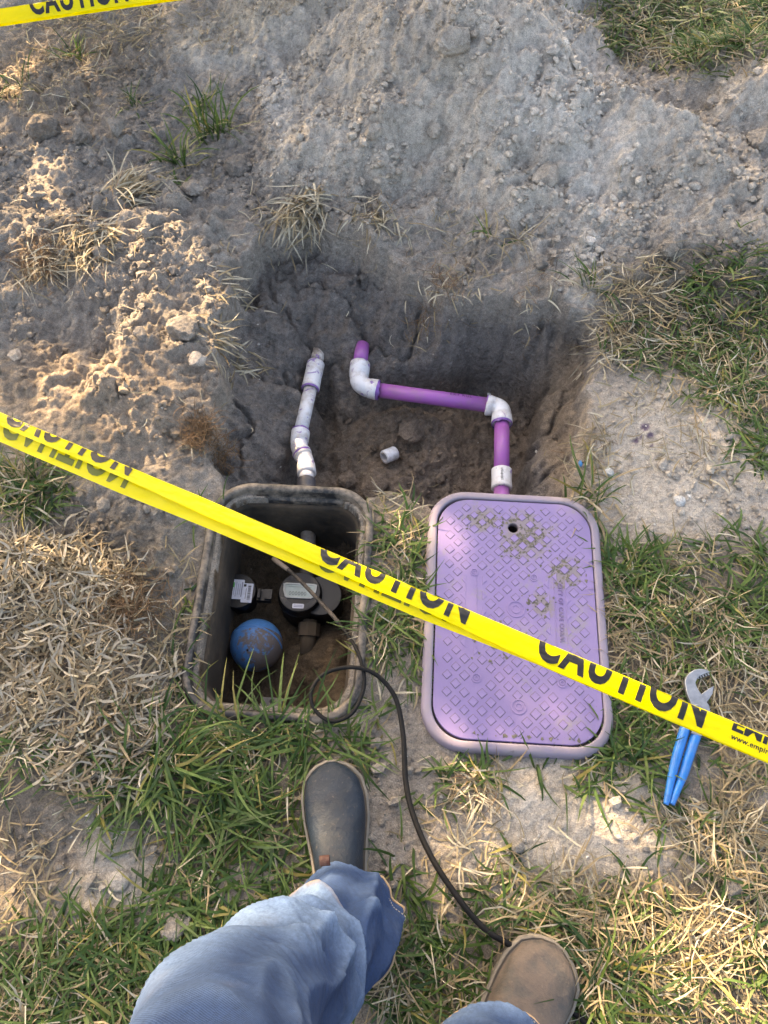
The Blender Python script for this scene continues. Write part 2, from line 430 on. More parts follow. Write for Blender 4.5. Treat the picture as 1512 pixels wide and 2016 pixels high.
grassy = np.maximum.reduce([ell(U,V_,1400,620,220,130), ell(U,V_,1400,1280,260,180), ell(U,V_,420,1560,260,150), ell(U,V_,300,1950,500,140), ell(U,V_,1300,1900,450,180), ell(U,V_,1400,50,200,90)])
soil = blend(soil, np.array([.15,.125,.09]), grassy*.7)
# spilled purple primer drops on the bare ground
for pu, pv, pr in ((1270,841,9),(1252,868,7),(1281,857,8),(1283,877,4),(1262,861,4)):
    soil = blend(soil, np.array([.09,.06,.13]), ell(U+3*noise2(X*200,Y*200,7), V_+3*noise2(X*200,Y*200,8), pu, pv, pr, pr*.8, 0, .3)*.85)
M_SOIL = mat_soil('dug_soil')
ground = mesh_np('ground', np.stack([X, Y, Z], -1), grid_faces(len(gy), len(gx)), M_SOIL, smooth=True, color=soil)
ground['kind'] = 'structure'
def zat(x, y):
    """height of the ground sheet"""
    return float(height(np.array([x]), np.array([y]))[0])
def on_ground(u, v, it=30):
    """where the sight line of a photograph pixel meets the ground"""
    zs = np.linspace(.45, -.32, 155)
    P = np.array([at(u, v, z) for z in zs]); H = height(P[:, 0], P[:, 1])
    k = np.argmax(H >= zs); return np.array([P[k, 0], P[k, 1], H[k]])
# ------------------------------------------------------------------ loose soil, clods, grass
def soil_at(x, y):
    i = np.clip(np.searchsorted(gy, y), 0, len(gy)-1); j = np.clip(np.searchsorted(gx, x), 0, len(gx)-1)
    return soil[i*len(gx)+j]
def field(zones, u, v):
    f = np.zeros(np.shape(u))
    for z in zones: f = np.maximum(f, z[4]*ell(u, v, z[0], z[1], z[2], z[3], z[5] if len(z) > 5 else 0, .45))
    return f
def ico(sub):
    bm = bmesh.new(); bmesh.ops.create_icosphere(bm, subdivisions=sub, radius=1.0)
    V = np.array([v.co[:] for v in bm.verts]); F = np.array([[v.index for v in f.verts] for f in bm.faces]); bm.free(); return V, F
def rot_rand(n, r):
    q = r.normal(size=(n, 4)); q /= np.linalg.norm(q, axis=1)[:, None]; a, b, c, d = q.T
    return np.stack([np.stack([1-2*(c*c+d*d), 2*(b*c-a*d), 2*(b*d+a*c)], -1), np.stack([2*(b*c+a*d), 1-2*(b*b+d*d), 2*(c*d-a*b)], -1), np.stack([2*(b*d-a*c), 2*(c*d+a*b), 1-2*(b*b+c*c)], -1)], 1)
def lumps(P, size, col, seed, sub=1, sink=.25, flat=.75):
    r = np.random.default_rng(seed); V0, F0 = ico(sub); n = len(P)
    D = 1+.30*r.normal(size=(n, len(V0), 1)).clip(-1.6, 1.6)*(.55 if sub > 1 else .75)
    sc = r.uniform(.65, 1.25, (n, 1, 3))
    V = np.einsum('nij,nkj->nki', rot_rand(n, r), V0[None]*D*sc)*size[:, None, None]
    V[..., 2] *= flat
    V = V+P[:, None]; V[..., 2] += (size*(1-sink)*flat)[:, None]
    F = (F0[None]+(np.arange(n)*len(V0))[:, None, None]).reshape(-1, 3)
    C = np.repeat(col, len(V0), 0); return V.reshape(-1, 3), F, C
def rect_pts(n, r, x0=-1.36, x1=1.36, y0=-.34, y1=2.68):
    return r.uniform(x0, x1, n), r.uniform(y0, y1, n)
def clear_of_boxes(x, y, g=.004): return (box_sd(x, y, MBOX, g) > 0) & (box_sd(x, y, VBOX, g) > 0)

r = np.random.default_rng(21)
CRUMB = [(900,230,560,330,1.0),(1250,430,300,230,.9),(180,400,300,330,.6),(330,620,180,230,.5),(1330,900,190,150,.35),(250,1060,150,110,.6),(560,330,200,140,.9),(860,860,190,120,.7),(1130,1640,180,120,.6),(150,1700,140,110,.5),(760,1600,80,180,.55),(330,1650,100,60,.5),(1300,1000,190,120,.5)]
x, y = rect_pts(330000, r); z = height(x, y); u, v = pix(x, y, z)
dens = field(CRUMB, u, v)*np.clip(.45+1.1*fbm(x*5, y*5, 3, 200), .03, 1)
k = (r.random(len(x)) < dens*.32) & clear_of_boxes(x, y)
x, y, z = x[k], y[k], z[k]; n = len(x)
size = np.clip(np.exp(r.normal(math.log(.0031), .58, n)), .0014, .013)
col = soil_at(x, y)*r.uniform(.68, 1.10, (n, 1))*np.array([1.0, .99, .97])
V, F, C = lumps(np.stack([x, y, z], -1), size, col, 31)
M_CRUMB = mat_soil('crumb_soil', True, None, .8)
o = mesh_np('loose_soil_crumbs', V, F, M_CRUMB, color=C, smooth=False)
tag(o, 'small grey crumbs of loose soil over the heap and dug ground', 'soil', kind='stuff')
# middle-sized clods too many to tell apart
x, y = rect_pts(4400, r); z = height(x, y); u, v = pix(x, y, z)
dens = field([(900,300,520,250,1.0),(1230,300,300,220,1.0),(190,330,300,290,1.0),(350,600,140,160,.7),(700,440,220,60,1.0),(800,880,140,60,.4),(280,1080,120,80,.4)], u, v)*np.clip(.25+1.3*fbm(x*4, y*4, 2, 210), .02, 1)
k = (r.random(len(x)) < dens*.40) & clear_of_boxes(x, y); x, y, z = x[k], y[k], z[k]; n = len(x)
size = np.clip(np.exp(r.normal(math.log(.0085), .35, n)), .005, .020)
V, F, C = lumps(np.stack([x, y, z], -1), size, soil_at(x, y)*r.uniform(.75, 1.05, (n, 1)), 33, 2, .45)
o = mesh_np('soil_lumps', V, F, M_CRUMB, color=C, smooth=False)
tag(o, 'rounded grey lumps of dug soil strewn over the heap', 'soil', kind='stuff')
# shell and limestone chips
x, y = rect_pts(16000, r); z = height(x, y); u, v = pix(x, y, z)
k = (r.random(len(x)) < .035+.30*field([(150,1710,120,90,1),(160,1830,120,60,.9),(1080,1620,180,80,.7),(100,1520,60,40,.5),(1300,980,160,120,.3)], u, v)) & clear_of_boxes(x, y) & (v > 0)
x, y, z = x[k], y[k], z[k]; n = len(x)
V, F, C = lumps(np.stack([x, y, z], -1), np.clip(np.exp(r.normal(math.log(.0021), .5, n)), .0011, .0075), np.array([.62,.60,.56])*r.uniform(.6, 1.15, (n, 1)), 35, 1, .3, .5)
o = mesh_np('shell_chips', V, F, M_CRUMB, color=C); tag(o, 'white crushed shell and limestone chips in the sandy ground', 'shell chips', kind='stuff')

# single clods and stones one can point to: pixel, radius, height factor, colour factor, label
CLODS = [
 (92,252,.040,.8,.85,'large round dark grey clod near the left edge below the corner tape'),
 (165,262,.034,.7,.9,'cracked grey clod right of the large round one at upper left'),
 (233,252,.024,.9,.95,'upright grey clod left of the tall green grass tuft'),
 (470,322,.036,.55,.85,'flat blue-grey clod just right of the upper green tufts'),
 (380,376,.026,.7,1.2,'pinkish angular clod directly below the upper green grass tuft'),
 (1076,345,.034,.6,1.0,'largest pale angular clod on the front of the spoil heap'),
 (1062,516,.021,.85,.95,'rounded clod above the far right corner of the pit'),
 (1310,497,.019,.8,1.0,'grey clod on the lower right slope of the heap'),
 (1395,208,.020,.95,1.1,'pale upright clod on the right ridge of the heap'),
 (1492,272,.045,.7,.95,'big dark grey clod cut by the right edge of the picture'),
 (855,268,.020,1.0,1.05,'oblong clod midway up the centre of the heap'),
 (892,82,.046,.7,.98,'big crumbling clod on top of the heap'),
 (735,262,.024,.7,.95,'squat grey clod on the left shoulder of the heap'),
 (392,712,.019,.8,1.7,'pale grey limestone piece on the left edge of the pit'),
 (358,645,.032,.75,1.15,'tan sunlit clod left of the pit rim'),
 (34,700,.014,.7,1.7,'small white stone near the left edge above the tape'),
 (204,496,.022,.7,1.3,'smooth tan stone beside the dead grass at left'),
 (738,948,.042,.75,1.1,'brown cracked clod between the pipe run and the two boxes'),
 (684,945,.022,.7,1.25,'small orange-brown clod beside the black meter box rim'),
 (810,838,.040,.5,1.15,'broad brown lump on the pit floor under the long purple pipe'),
 (1290,1280,.0,0,1,''),
 (236,1095,.017,.6,1.3,'long narrow tan stone on the bare soil left of the meter box'),
 (252,1103,.015,.6,1.5,'flat tan stone on the bare soil left of the meter box'),
 (346,1812,.026,.6,1.7,'long pale stone in the grass left of the jeans'),
 (237,1728,.020,.45,1.05,'flat pale rock in the sandy patch at lower left'),
 (1441,1744,.017,.7,1.2,'grey pebble in the sunlit grass at lower right'),
 (1303,913,.014,.6,1.1,'oblong pebble on the bare ground right of the pit'),
 (1335,983,.013,.6,1.5,'pale pebble on the bare ground far right of the lid'),
 (1196,932,.011,.8,1.6,'white pebble beside the grass tuft above the lid'),
]
for i, (pu, pv, s, hf, cf, lab) in enumerate(CLODS):
    if s <= 0: continue
    p = on_ground(pu, pv+s*350); V0, F0 = ico(5); rr = np.random.default_rng(300+i)
    ax = rr.uniform(.78, 1.2, 3); ax[2] = hf
    d = 1+.22*fbm(V0[:, 0]*1.5+i*7+V0[:, 2], V0[:, 1]*1.5-V0[:, 2]*1.3, 5, 300+i, .55)+(.0 if 'stone' in lab or 'pebble' in lab or 'rock' in lab else 1)*.07*fbm(V0[:, 0]*6+V0[:, 2]*4, V0[:, 1]*6-V0[:, 2]*5, 3, 310+i)
    for kk in range(9):                                   # broken faces
        nrm = rr.normal(size=3); nrm /= np.linalg.norm(nrm); dd = V0@nrm; cut = rr.uniform(.62, .85); d = np.where(dd*d > cut, cut/np.maximum(dd, .3)*(1+.03*noise2(V0[:, 0]*8, V0[:, 1]*8+V0[:, 2]*8, kk)), d)
    V = V0*d[:, None]*ax*s; V[:, 2] += s*hf*.55
    c = np.clip(soil_at(np.array([p[0]]), np.array([p[1]]))[0]*cf*rr.uniform(.85, .98), .03, .62)
    nm = 'stone' if ('stone' in lab or 'rock' in lab or 'pebble' in lab) else 'soil_clod'
    o = mesh_np(nm, V, F0, M_CRUMB if nm == 'stone' else M_SOIL, smooth=True, color=np.tile(c, (len(V), 1)))
    o.location = p; o.rotation_euler = (0, 0, rr.uniform(0, 6.28))
    tag(o, lab, 'stone' if nm == 'stone' else 'clod', 'stones on the ground' if nm == 'stone' else 'clods of dug soil')

# ---- grass
def blades(P, az, L, W, e0, curl, col, nseg=4, twist=None, roll=None):
    """leaf blades: base points, heading, length, width, rise, droop"""
    n = len(P); s = np.linspace(0, 1, nseg+1)
    e = e0[:, None]-curl[:, None]*s[None]
    tw = (twist if twist is not None else np.zeros(n))[:, None]*s[None]
    hd = az[:, None]+tw
    st = (L/nseg)[:, None]
    dx = np.cos(e)*np.cos(hd)*st; dy = np.cos(e)*np.sin(hd)*st; dz = np.sin(e)*st
    C = np.stack([np.cumsum(dx, 1)-dx, np.cumsum(dy, 1)-dy, np.cumsum(dz, 1)-dz], -1)+P[:, None]
    wf = np.interp(s, [0, .25, .65, 1], [.75, 1, .85, .12])
    ro = (roll if roll is not None else np.zeros(n))[:, None]
    side = np.stack([-np.sin(hd)*np.cos(ro), np.cos(hd)*np.cos(ro), np.sin(ro)+0*hd], -1)
    h = side*(W[:, None]*.5*wf[None])[..., None]
    V = np.stack([C-h, C+h], 2).reshape(n, -1, 3)            # n, 2*(nseg+1), 3
    f = np.array([[2*i, 2*i+1, 2*i+3, 2*i+2] for i in range(nseg)])
    F = (f[None]+(np.arange(n)*V.shape[1])[:, None, None]).reshape(-1, 4)
    shade = np.linspace(0, 1, nseg+1)
    CC = col[:, None, None, :]*np.ones((1, nseg+1, 2, 1))
    base = np.array([.40,.36,.20]); kb = (1-sstep(0, .25, shade))[None, :, None, None]*.45
    CC = CC*(1-kb)+base*kb*col.mean(1)[:, None, None, None]*3.2
    return V.reshape(-1, 3), F, CC.reshape(-1, 3)
G1, G2, G3, GY_ = (np.array(c) for c in ([.028,.064,.015],[.060,.114,.024],[.105,.155,.036],[.24,.21,.06]))
ST1, ST2, ST3 = (np.array(c) for c in ([.35,.29,.185],[.25,.192,.115],[.49,.44,.335]))
def green_cols(n, r, yel=.06):
    a, b = r.random((n, 1)), r.random((n, 1))
    c = np.where(a < .5, G1+(G2-G1)*b, G2+(G3-G2)*b)
    return np.where(r.random((n, 1)) < yel, GY_*r.uniform(.8, 1.2, (n, 1)), c)*r.uniform(.85, 1.2, (n, 1))
def straw_cols(n, r, pale=.3):
    a = r.random((n, 1)); c = ST1+(ST2-ST1)*a
    return np.where(r.random((n, 1)) < pale, ST3*r.uniform(.8, 1.1, (n, 1)), c)*r.uniform(.75, 1.15, (n, 1))
GREEN = [(1400,45,215,85,1.0),(1440,565,110,85,.8),(1400,660,190,75,.7),(1460,750,90,70,.7),(1490,860,40,70,.6),(1290,640,70,50,.5),
  (1350,1180,200,90,.55),(1400,1340,170,150,.6),(1240,1110,70,50,.7),(1240,1440,70,110,.8),(1400,1560,170,90,.5),(1450,1100,90,50,.5),
  (1370,1800,220,200,.35),(1000,1760,210,150,.6),(850,1690,80,110,.75),(1450,1950,120,100,.65),(1180,1800,130,60,.7),(1190,1960,90,90,.95),(870,1900,160,120,.7),
  (1060,1527,200,26,.95),(1240,1520,60,50,.7),(785,1120,60,110,.8),(770,1260,55,90,.8),(760,1400,60,60,.35),
  (450,1500,200,95,1.35),(400,1600,190,95,1.3),(600,1460,120,55,1.3),(560,1560,60,70,.7),(330,1700,150,60,.3),(450,1800,190,110,1.3),(160,1940,240,110,1.4),(60,1500,80,40,.8),(500,1720,110,90,.8),(350,1900,160,90,.9),
  (372,1300,34,130,.8),(50,960,75,55,.9),(30,900,40,30,.5)]
DRY = [(1400,45,215,85,.8),(1330,640,200,110,.9),(1440,700,110,140,.8),(1240,590,60,40,.6),(1380,790,150,50,.8),(1420,880,100,60,.6),
  (1350,1220,210,130,1.0),(1400,1400,170,160,1.0),(1400,1600,170,90,1.0),(1370,1800,240,220,1.6),(1000,1760,210,150,1.0),(1450,1950,140,120,1.4),(1200,1700,130,60,.6),(1190,1900,120,90,1.2),(870,1900,170,120,.9),
  (1060,1527,200,30,.6),(790,1080,70,110,.8),(775,1280,60,120,.8),(450,1520,220,120,.55),(450,1800,220,130,.7),(160,1940,260,130,.9),(60,1500,90,60,.5),
  (372,1280,50,160,.8),(60,980,90,90,.6),(200,60,150,60,.6),(430,60,110,60,.12),(130,180,120,50,.35),(720,470,250,50,.25),(880,560,160,40,.25),(1160,640,60,60,.5),(1180,900,50,120,.45),(460,640,40,150,.5),(900,1560,60,50,.5),(60,1650,80,120,.6)]
CABLE_PX = [(752,1336),(780,1378),(794,1450),(799,1540),(816,1612),(852,1692),(908,1776),(958,1832),(1010,1866)]
def off_cable(u, v):
    k = np.ones(np.shape(u))
    for (a, b), (c, d) in zip(CABLE_PX[:-1], CABLE_PX[1:]):
        t = np.clip(((u-a)*(c-a)+(v-b)*(d-b))/((c-a)**2+(d-b)**2), 0, 1); k = np.minimum(k, .12+.88*sstep(14, 42, np.hypot(u-a-t*(c-a), v-b-t*(d-b))))
    return k
KEEP = lambda u, v: off_cable(u, v)*(1-ell(u,v,1345,1500,40,110,8,.2))*(1-.9*ell(u,v,665,1620,75,130,0,.2))*(1-.93*ell(u,v,1135,1645,190,105,15,.45))*(1-.8*ell(u,v,760,1600,45,120,0,.4))
def lawn(n_cl, per, zones, r, length, width, rise, yel, cols, spread, seed, curlr=(.3, 1.6)):
    x, y = rect_pts(n_cl, r); z = height(x, y, False); u, v = pix(x, y, z)
    f = field(zones, u, v)*KEEP(u, v)*np.clip(.62+.9*fbm(x*7, y*7, 3, seed), .04, 1.15)
    k = r.random(n_cl) < f; x, y = x[k], y[k]; fz = f[k]; m = len(x)
    cnt = r.integers(per[0], per[1]+1, m); idx = np.repeat(np.arange(m), cnt); n = len(idx)
    bx = x[idx]+r.normal(size=n)*spread; by = y[idx]+r.normal(size=n)*spread
    ok = clear_of_boxes(bx, by, .0) & (pit_t(bx, by) < .12); bx, by, idx = bx[ok], by[ok], idx[ok]; n = len(bx)
    bz = height(bx, by)-.003
    az0 = r.uniform(0, 2*math.pi, m); az = az0[idx]+r.normal(size=n)*1.0
    L = r.uniform(*length, n)*(.7+.4*np.minimum(fz[idx], 1)); W = r.uniform(*width, n)
    return bx, by, bz, az, L, W, r.uniform(R(rise[0]), R(rise[1]), n), r.uniform(*curlr, n), cols(n, r, yel), idx
r = np.random.default_rng(51)
M_GRASS = mat_leaf('grass_blade', .48, .30); M_STRAW = mat_leaf('dry_straw', .7, .15, .2)
bx, by, bz, az, L, W, e0, cu, col, idx = lawn(46000, (2, 5), GREEN, r, (.045, .105), (.0030, .0060), (8, 46), .06, green_cols, .009, 400)
u, v = pix(bx, by, bz); lush = field([(450,1520,190,120,1),(1190,1960,70,70,1),(600,1450,120,50,1)], u, v); L = L*(1+.45*lush); col = col*(1-.0*lush[:, None])
V, F, C = blades(np.stack([bx, by, bz], -1), az, L, W, e0, cu, col, 4, r.normal(size=len(bx))*.5, r.normal(size=len(bx))*.5)
o = mesh_np('lawn_grass', V, F, M_GRASS, color=C, smooth=True); tag(o, 'green blades of coarse lawn grass growing around the boxes', 'grass', kind='stuff')
NB = len(bx)
bx, by, bz, az, L, W, e0, cu, col, idx = lawn(38000, (2, 5), DRY, r, (.028, .085), (.0016, .0040), (-4, 26), .25, straw_cols, .016, 420, (-.2, .7))
bz = bz+r.uniform(.002, .014, len(bz))
V, F, C = blades(np.stack([bx, by, bz], -1), az, L, W, e0, cu, col, 3, r.normal(size=len(bx))*.7, r.normal(size=len(bx))*.6)
o = mesh_np('dry_lawn_grass', V, F, M_STRAW, color=C, smooth=True); tag(o, 'tan dead grass blades mixed through the lawn', 'dry grass', kind='stuff')
ND = len(bx)
# the sod torn up on the left: thick pale thatch
THATCH = [(110,1190,165,110,1.0),(135,1300,170,105,1.0),(235,1420,100,90,1.0),(90,1400,100,70,.8),(190,1530,100,50,.9),(40,1120,90,60,1.0),(300,1330,50,50,.4)]
x, y = rect_pts(30000, r, -1.2, -.3, .15, .95); z = height(x, y); u, v = pix(x, y, z)
k = r.random(len(x)) < field(THATCH, u, v)*np.clip(.75+.7*fbm(x*9, y*9, 3, 440), .1, 1); x, y, z = x[k], y[k], z[k]; n = len(x)
flow = 2.2*fbm(x*7, y*7, 2, 445); az = r.uniform(0, 2*math.pi, n)*.6+flow+r.normal(size=n)*.5
V, F, C = blades(np.stack([x, y, z+r.uniform(.001, .028, n)], -1), az, r.uniform(.018, .06, n), r.uniform(.0025, .0058, n), r.normal(size=n)*.28, r.normal(size=n)*.7, straw_cols(n, r, .5)*np.array([.84, .83, .87]), 3, r.normal(size=n)*.9, r.normal(size=n)*.7)
o = mesh_np('dead_thatch', V, F, M_STRAW, color=C, smooth=True); tag(o, 'thick mat of pale dead thatch torn up left of the meter box', 'thatch', kind='stuff')
# stray straws and root hairs on the soil
x, y = rect_pts(5200, r); z = height(x, y); u, v = pix(x, y, z); ok = clear_of_boxes(x, y) & (r.random(len(x)) < .10+.5*field([(200,500,260,300,1),(700,470,250,60,.8),(300,80,180,90,.8),(1250,950,200,150,.3),(900,600,200,60,.6),(440,700,60,200,.6),(760,1600,90,200,.9),(1130,1640,200,120,.5),(180,1700,160,120,.8)], u, v)); x, y, z = x[ok], y[ok], z[ok]; n = len(x)
V, F, C = blades(np.stack([x, y, z+.004], -1), r.uniform(0, 6.28, n), r.uniform(.015, .07, n), r.uniform(.0011, .0026, n), r.normal(size=n)*.2, r.normal(size=n)*.5, straw_cols(n, r, .4), 4, r.normal(size=n)*1.4, r.normal(size=n)*.5)
o = mesh_np('stray_straw', V, F, M_STRAW, color=C, smooth=True); tag(o, 'single dead straws scattered over the bare soil', 'straw', kind='stuff')
# tufts one can point to
def tuft(pu, pv, n, sp, length, width, rise, kind, lab, seed, lean=None, name='grass_tuft', roots=0):
    rr = np.random.default_rng(seed); p = on_ground(pu, pv)
    x = p[0]+rr.normal(size=n)*sp; y = p[1]+rr.normal(size=n)*sp*.8; z = height(x, y)-.003
    az = rr.uniform(0, 2*math.pi, n) if lean is None else lean+rr.normal(size=n)*.75
    col = {'green': lambda: green_cols(n, rr, .12), 'dry': lambda: straw_cols(n, rr, .55), 'mixed': lambda: np.where(rr.random((n, 1)) < .55, green_cols(n, rr), straw_cols(n, rr))}[kind]()
    root = thing(name, lab, 'grass tuft' if name == 'grass_tuft' else 'dead grass' if name == 'dead_grass_clump' else 'roots', (p[0], p[1], p[2]), 0, 'grass tufts' if name == 'grass_tuft' else None)
    V, F, C = blades(np.stack([x, y, z], -1)-p, az, rr.uniform(*length, n), rr.uniform(*width, n), rr.uniform(R(rise[0]), R(rise[1]), n), rr.uniform(.1, 1.5, n), col, 5, rr.normal(size=n)*.5, rr.normal(size=n)*.5)
    mesh_np('blades', V, F, M_GRASS if kind != 'dry' else M_STRAW, root, True, C)['kind'] = 'stuff'
    if roots:
        m = roots; x = p[0]+rr.normal(size=m)*sp*1.1; y = p[1]+rr.normal(size=m)*sp; z = height(x, y)+rr.uniform(0, .02, m)
        c = np.array([.17,.105,.06])*rr.uniform(.6, 1.5, (m, 1))
        V, F, C = blades(np.stack([x, y, z], -1)-p, rr.uniform(0, 6.28, m), rr.uniform(.02, .06, m), rr.uniform(.0008, .0016, m), rr.uniform(-.3, .9, m), rr.normal(size=m)*1.6, c, 5, rr.normal(size=m)*2.4)
        mesh_np('root_hairs', V, F, M_STRAW, root, True, C)['kind'] = 'stuff'
TU = [
 (418,262,46,.022,(.07,.16),(.004,.007),(35,85),'green','tall green grass tuft standing at the left foot of the heap',None,'grass_tuft',0),
 (400,215,30,.020,(.05,.11),(.003,.006),(30,80),'green','upper green grass tuft beside the boot print at the heap',None,'grass_tuft',0),
 (352,318,34,.020,(.06,.13),(.004,.007),(30,80),'green','green grass tuft growing above the pinkish clod',None,'grass_tuft',0),
 (345,362,14,.014,(.04,.08),(.004,.007),(20,60),'green','small green sprout left of the pinkish clod',None,'grass_tuft',0),
 (152,112,22,.016,(.05,.10),(.003,.006),(35,85),'green','small bright grass tuft just below the corner tape',None,'grass_tuft',0),
 (30,190,46,.03,(.05,.11),(.003,.005),(20,70),'mixed','grass tuft at the left edge below the corner tape',None,'grass_tuft',0),
 (265,205,22,.016,(.04,.08),(.003,.005),(20,70),'mixed','short half dry tuft left of the tall green tuft',None,'grass_tuft',0),
 (590,408,190,.030,(.05,.115),(.0028,.0060),(-10,50),'dry','bleached straw clump hanging over the left far edge of the pit',R(265),'dead_grass_clump',20),
 (742,428,100,.028,(.04,.09),(.0025,.0050),(-10,45),'dry','bleached straw clump on the pit edge below the heap',R(265),'dead_grass_clump',20),
 (255,388,170,.028,(.05,.12),(.0024,.0048),(0,40),'dry','dead tan grass sheaf on the clods left of the green tufts',R(35),'dead_grass_clump',10),
 (170,470,240,.05,(.05,.11),(.0024,.0048),(0,45),'dry','wide dead grass clump over the hollow at left',R(-70),'dead_grass_clump',60),
 (80,520,120,.035,(.05,.10),(.002,.004),(0,45),'dry','dead grass clump full of dark roots near the left edge',R(-60),'dead_grass_clump',420),
 (405,862,16,.02,(.03,.07),(.0015,.003),(0,60),'dry','tangle of brown roots sticking out of the bank above the meter box',None,'root_clump',620),
 (255,1195,26,.03,(.03,.07),(.002,.004),(0,50),'dry','brown root mass in the torn sod left of the meter box',None,'root_clump',700),
 (858,585,36,.03,(.03,.06),(.002,.004),(-20,40),'dry','dry roots and straw at the middle of the far pit edge',R(265),'dead_grass_clump',160),
 (446,560,40,.022,(.03,.07),(.0028,.005),(-15,25),'dry','upper of the flat straw bundles on the left rim of the pit',R(-10),'dead_grass_clump',0),
 (448,690,60,.026,(.03,.07),(.0028,.005),(-15,25),'dry','lower of the flat straw bundles on the left rim of the pit',R(-10),'dead_grass_clump',10),
 (1050,590,22,.03,(.025,.05),(.002,.004),(-15,30),'dry','thin straw fringe on the far pit rim left of the corner tuft',R(265),'dead_grass_clump',40),
 (1200,660,60,.03,(.04,.08),(.0022,.0045),(-5,40),'dry','straw clump at the right rim of the pit where the lawn begins',R(200),'dead_grass_clump',20),
 (1190,880,40,.03,(.03,.07),(.002,.004),(-5,40),'dry','dry grass fringe on the right rim of the pit above the lid',R(200),'dead_grass_clump',20),
 (1158,568,24,.016,(.05,.11),(.003,.006),(25,80),'mixed','sparse grass tuft at the far right corner of the pit',None,'grass_tuft',0),
 (958,478,12,.02,(.06,.11),(.003,.005),(15,60),'mixed','few long green blades lying on the front of the heap',None,'grass_tuft',0),
 (1022,470,26,.015,(.05,.10),(.002,.004),(20,70),'dry','upright straw clump beside the clod above the pit corner',None,'dead_grass_clump',0),
 (1160,985,40,.022,(.06,.14),(.0035,.0065),(20,80),'mixed','grass tuft overhanging the far right corner of the purple lid',None,'grass_tuft',0),
 (60,955,80,.035,(.05,.12),(.003,.005),(15,70),'mixed','bushy grass tuft under the tape at the left edge',None,'grass_tuft',0),
 (400,1025,16,.014,(.04,.09),(.003,.005),(15,60),'green','small grass sprig against the left corner of the meter box',None,'grass_tuft',0),
 (940,1545,46,.02,(.04,.09),(.002,.004),(10,60),'dry','dry orange grass clump below the purple valve box',R(250),'dead_grass_clump',30),
]
for i, tt in enumerate(TU): tuft(*tt[:8], 500+i, tt[9], tt[10], tt[11]) if False else tuft(tt[0], tt[1], tt[2], tt[3], tt[4], tt[5], tt[6], tt[7], tt[8], 500+i, tt[9], tt[10], tt[11])
print('blades', NB, ND)
# ------------------------------------------------------------------ meter box (open) and what is in it
def sweep_rect(hx, hy, r, prof, n=12):
    """profile (inset, z) swept round a rounded rectangle"""
    rings = []
    for d, z in prof:
        q = rrect(hx-d, hy-d, max(r-d, .012), n); rings.append(np.concatenate([q, np.full((len(q), 1), z)], 1))
    rings = np.array(rings); k, m = rings.shape[:2]
    return rings.reshape(-1, 3), grid_faces(k, m, True)
def local(B, p):
    a, b = box_local(p[0], p[1], B); return np.array([float(a), float(b), p[2]])
def wobble(V, amp, f, seed):
    V = np.array(V, float)
    V[:, 2] += amp*noise2(V[:, 0]*f, V[:, 1]*f, seed); V[:, 0] += amp*noise2(V[:, 1]*f, V[:, 2]*f, seed+3); return V
M_BLACKBOX = mat_plastic('black_box_plastic', (.018,.018,.020), .38, (.34,.28,.22), .85, 11, .25, lo=.45, hi=.64)
mb = thing('meter_box', 'open black plastic meter box sunk in the ground, mud on its rim', 'meter box', (*MBOX['c'], 0), MBOX['rz'])
V, F = sweep_rect(MBOX['hx'], MBOX['hy'], MBOX['r'], [(-.030,-.34),(-.012,-.12),(0,-.010),(.0005,.006),(.004,.0105),(.0125,.0115),(.0165,.0085),(.0175,.0035)])
mesh_np('rim', wobble(V, .0015, 14, 2), F, M_BLACKBOX, mb, True)
V, F = sweep_rect(MBOX['hx'], MBOX['hy'], MBOX['r'], [(.0175,.0035),(.0195,-.002),(.0205,-.010),(.0225,-.012),(.0265,-.0125),(.0280,-.016),(.0290,-.026)])
mesh_np('lid_seat', wobble(V, .0012, 14, 5), F, M_BLACKBOX, mb, True)
V, F = sweep_rect(MBOX['hx'], MBOX['hy'], MBOX['r'], [(.0290,-.026),(.0345,-.0275),(.0365,-.031),(.037,-.045),(.037,-.15),(.034,-.31)])
mesh_np('wall', V, F, mat_plastic('box_inner_plastic', (.008,.007,.006), .7, (.085,.063,.044), .95, 9, .3, lo=.36, hi=.6), mb, True)
V, F = box(.0, -.203, -.030, .040, .016, .020)
lug = mesh_np('lid_lug', V, F, M_BLACKBOX, mb)
V, F = cyl(.001, -.2025, -.0205, -.0185, .005, 16); mesh_np('bolt_hole', V, F, mat_plastic('hole_dark', (.004,.004,.004), .9), lug)

M_BLK = mat_plastic('meter_black', (.0018,.002,.0035), .42, (.016,.012,.009), .4, 22, .15, lo=.5, hi=.66)
M_BRASS = mat_plastic('muddy_brass', (.07,.05,.025), .6, (.085,.062,.043), .95, 20, .5, lo=.3, hi=.55)
M_LABEL = mat_plastic('label_white', (.62,.63,.72), .5, (.4,.36,.3), .3, 30, .05)
M_INK = mat_plastic('print_black', (.012,.012,.013), .5)
M_GREEN = mat_plastic('label_green', (.06,.42,.07), .5)
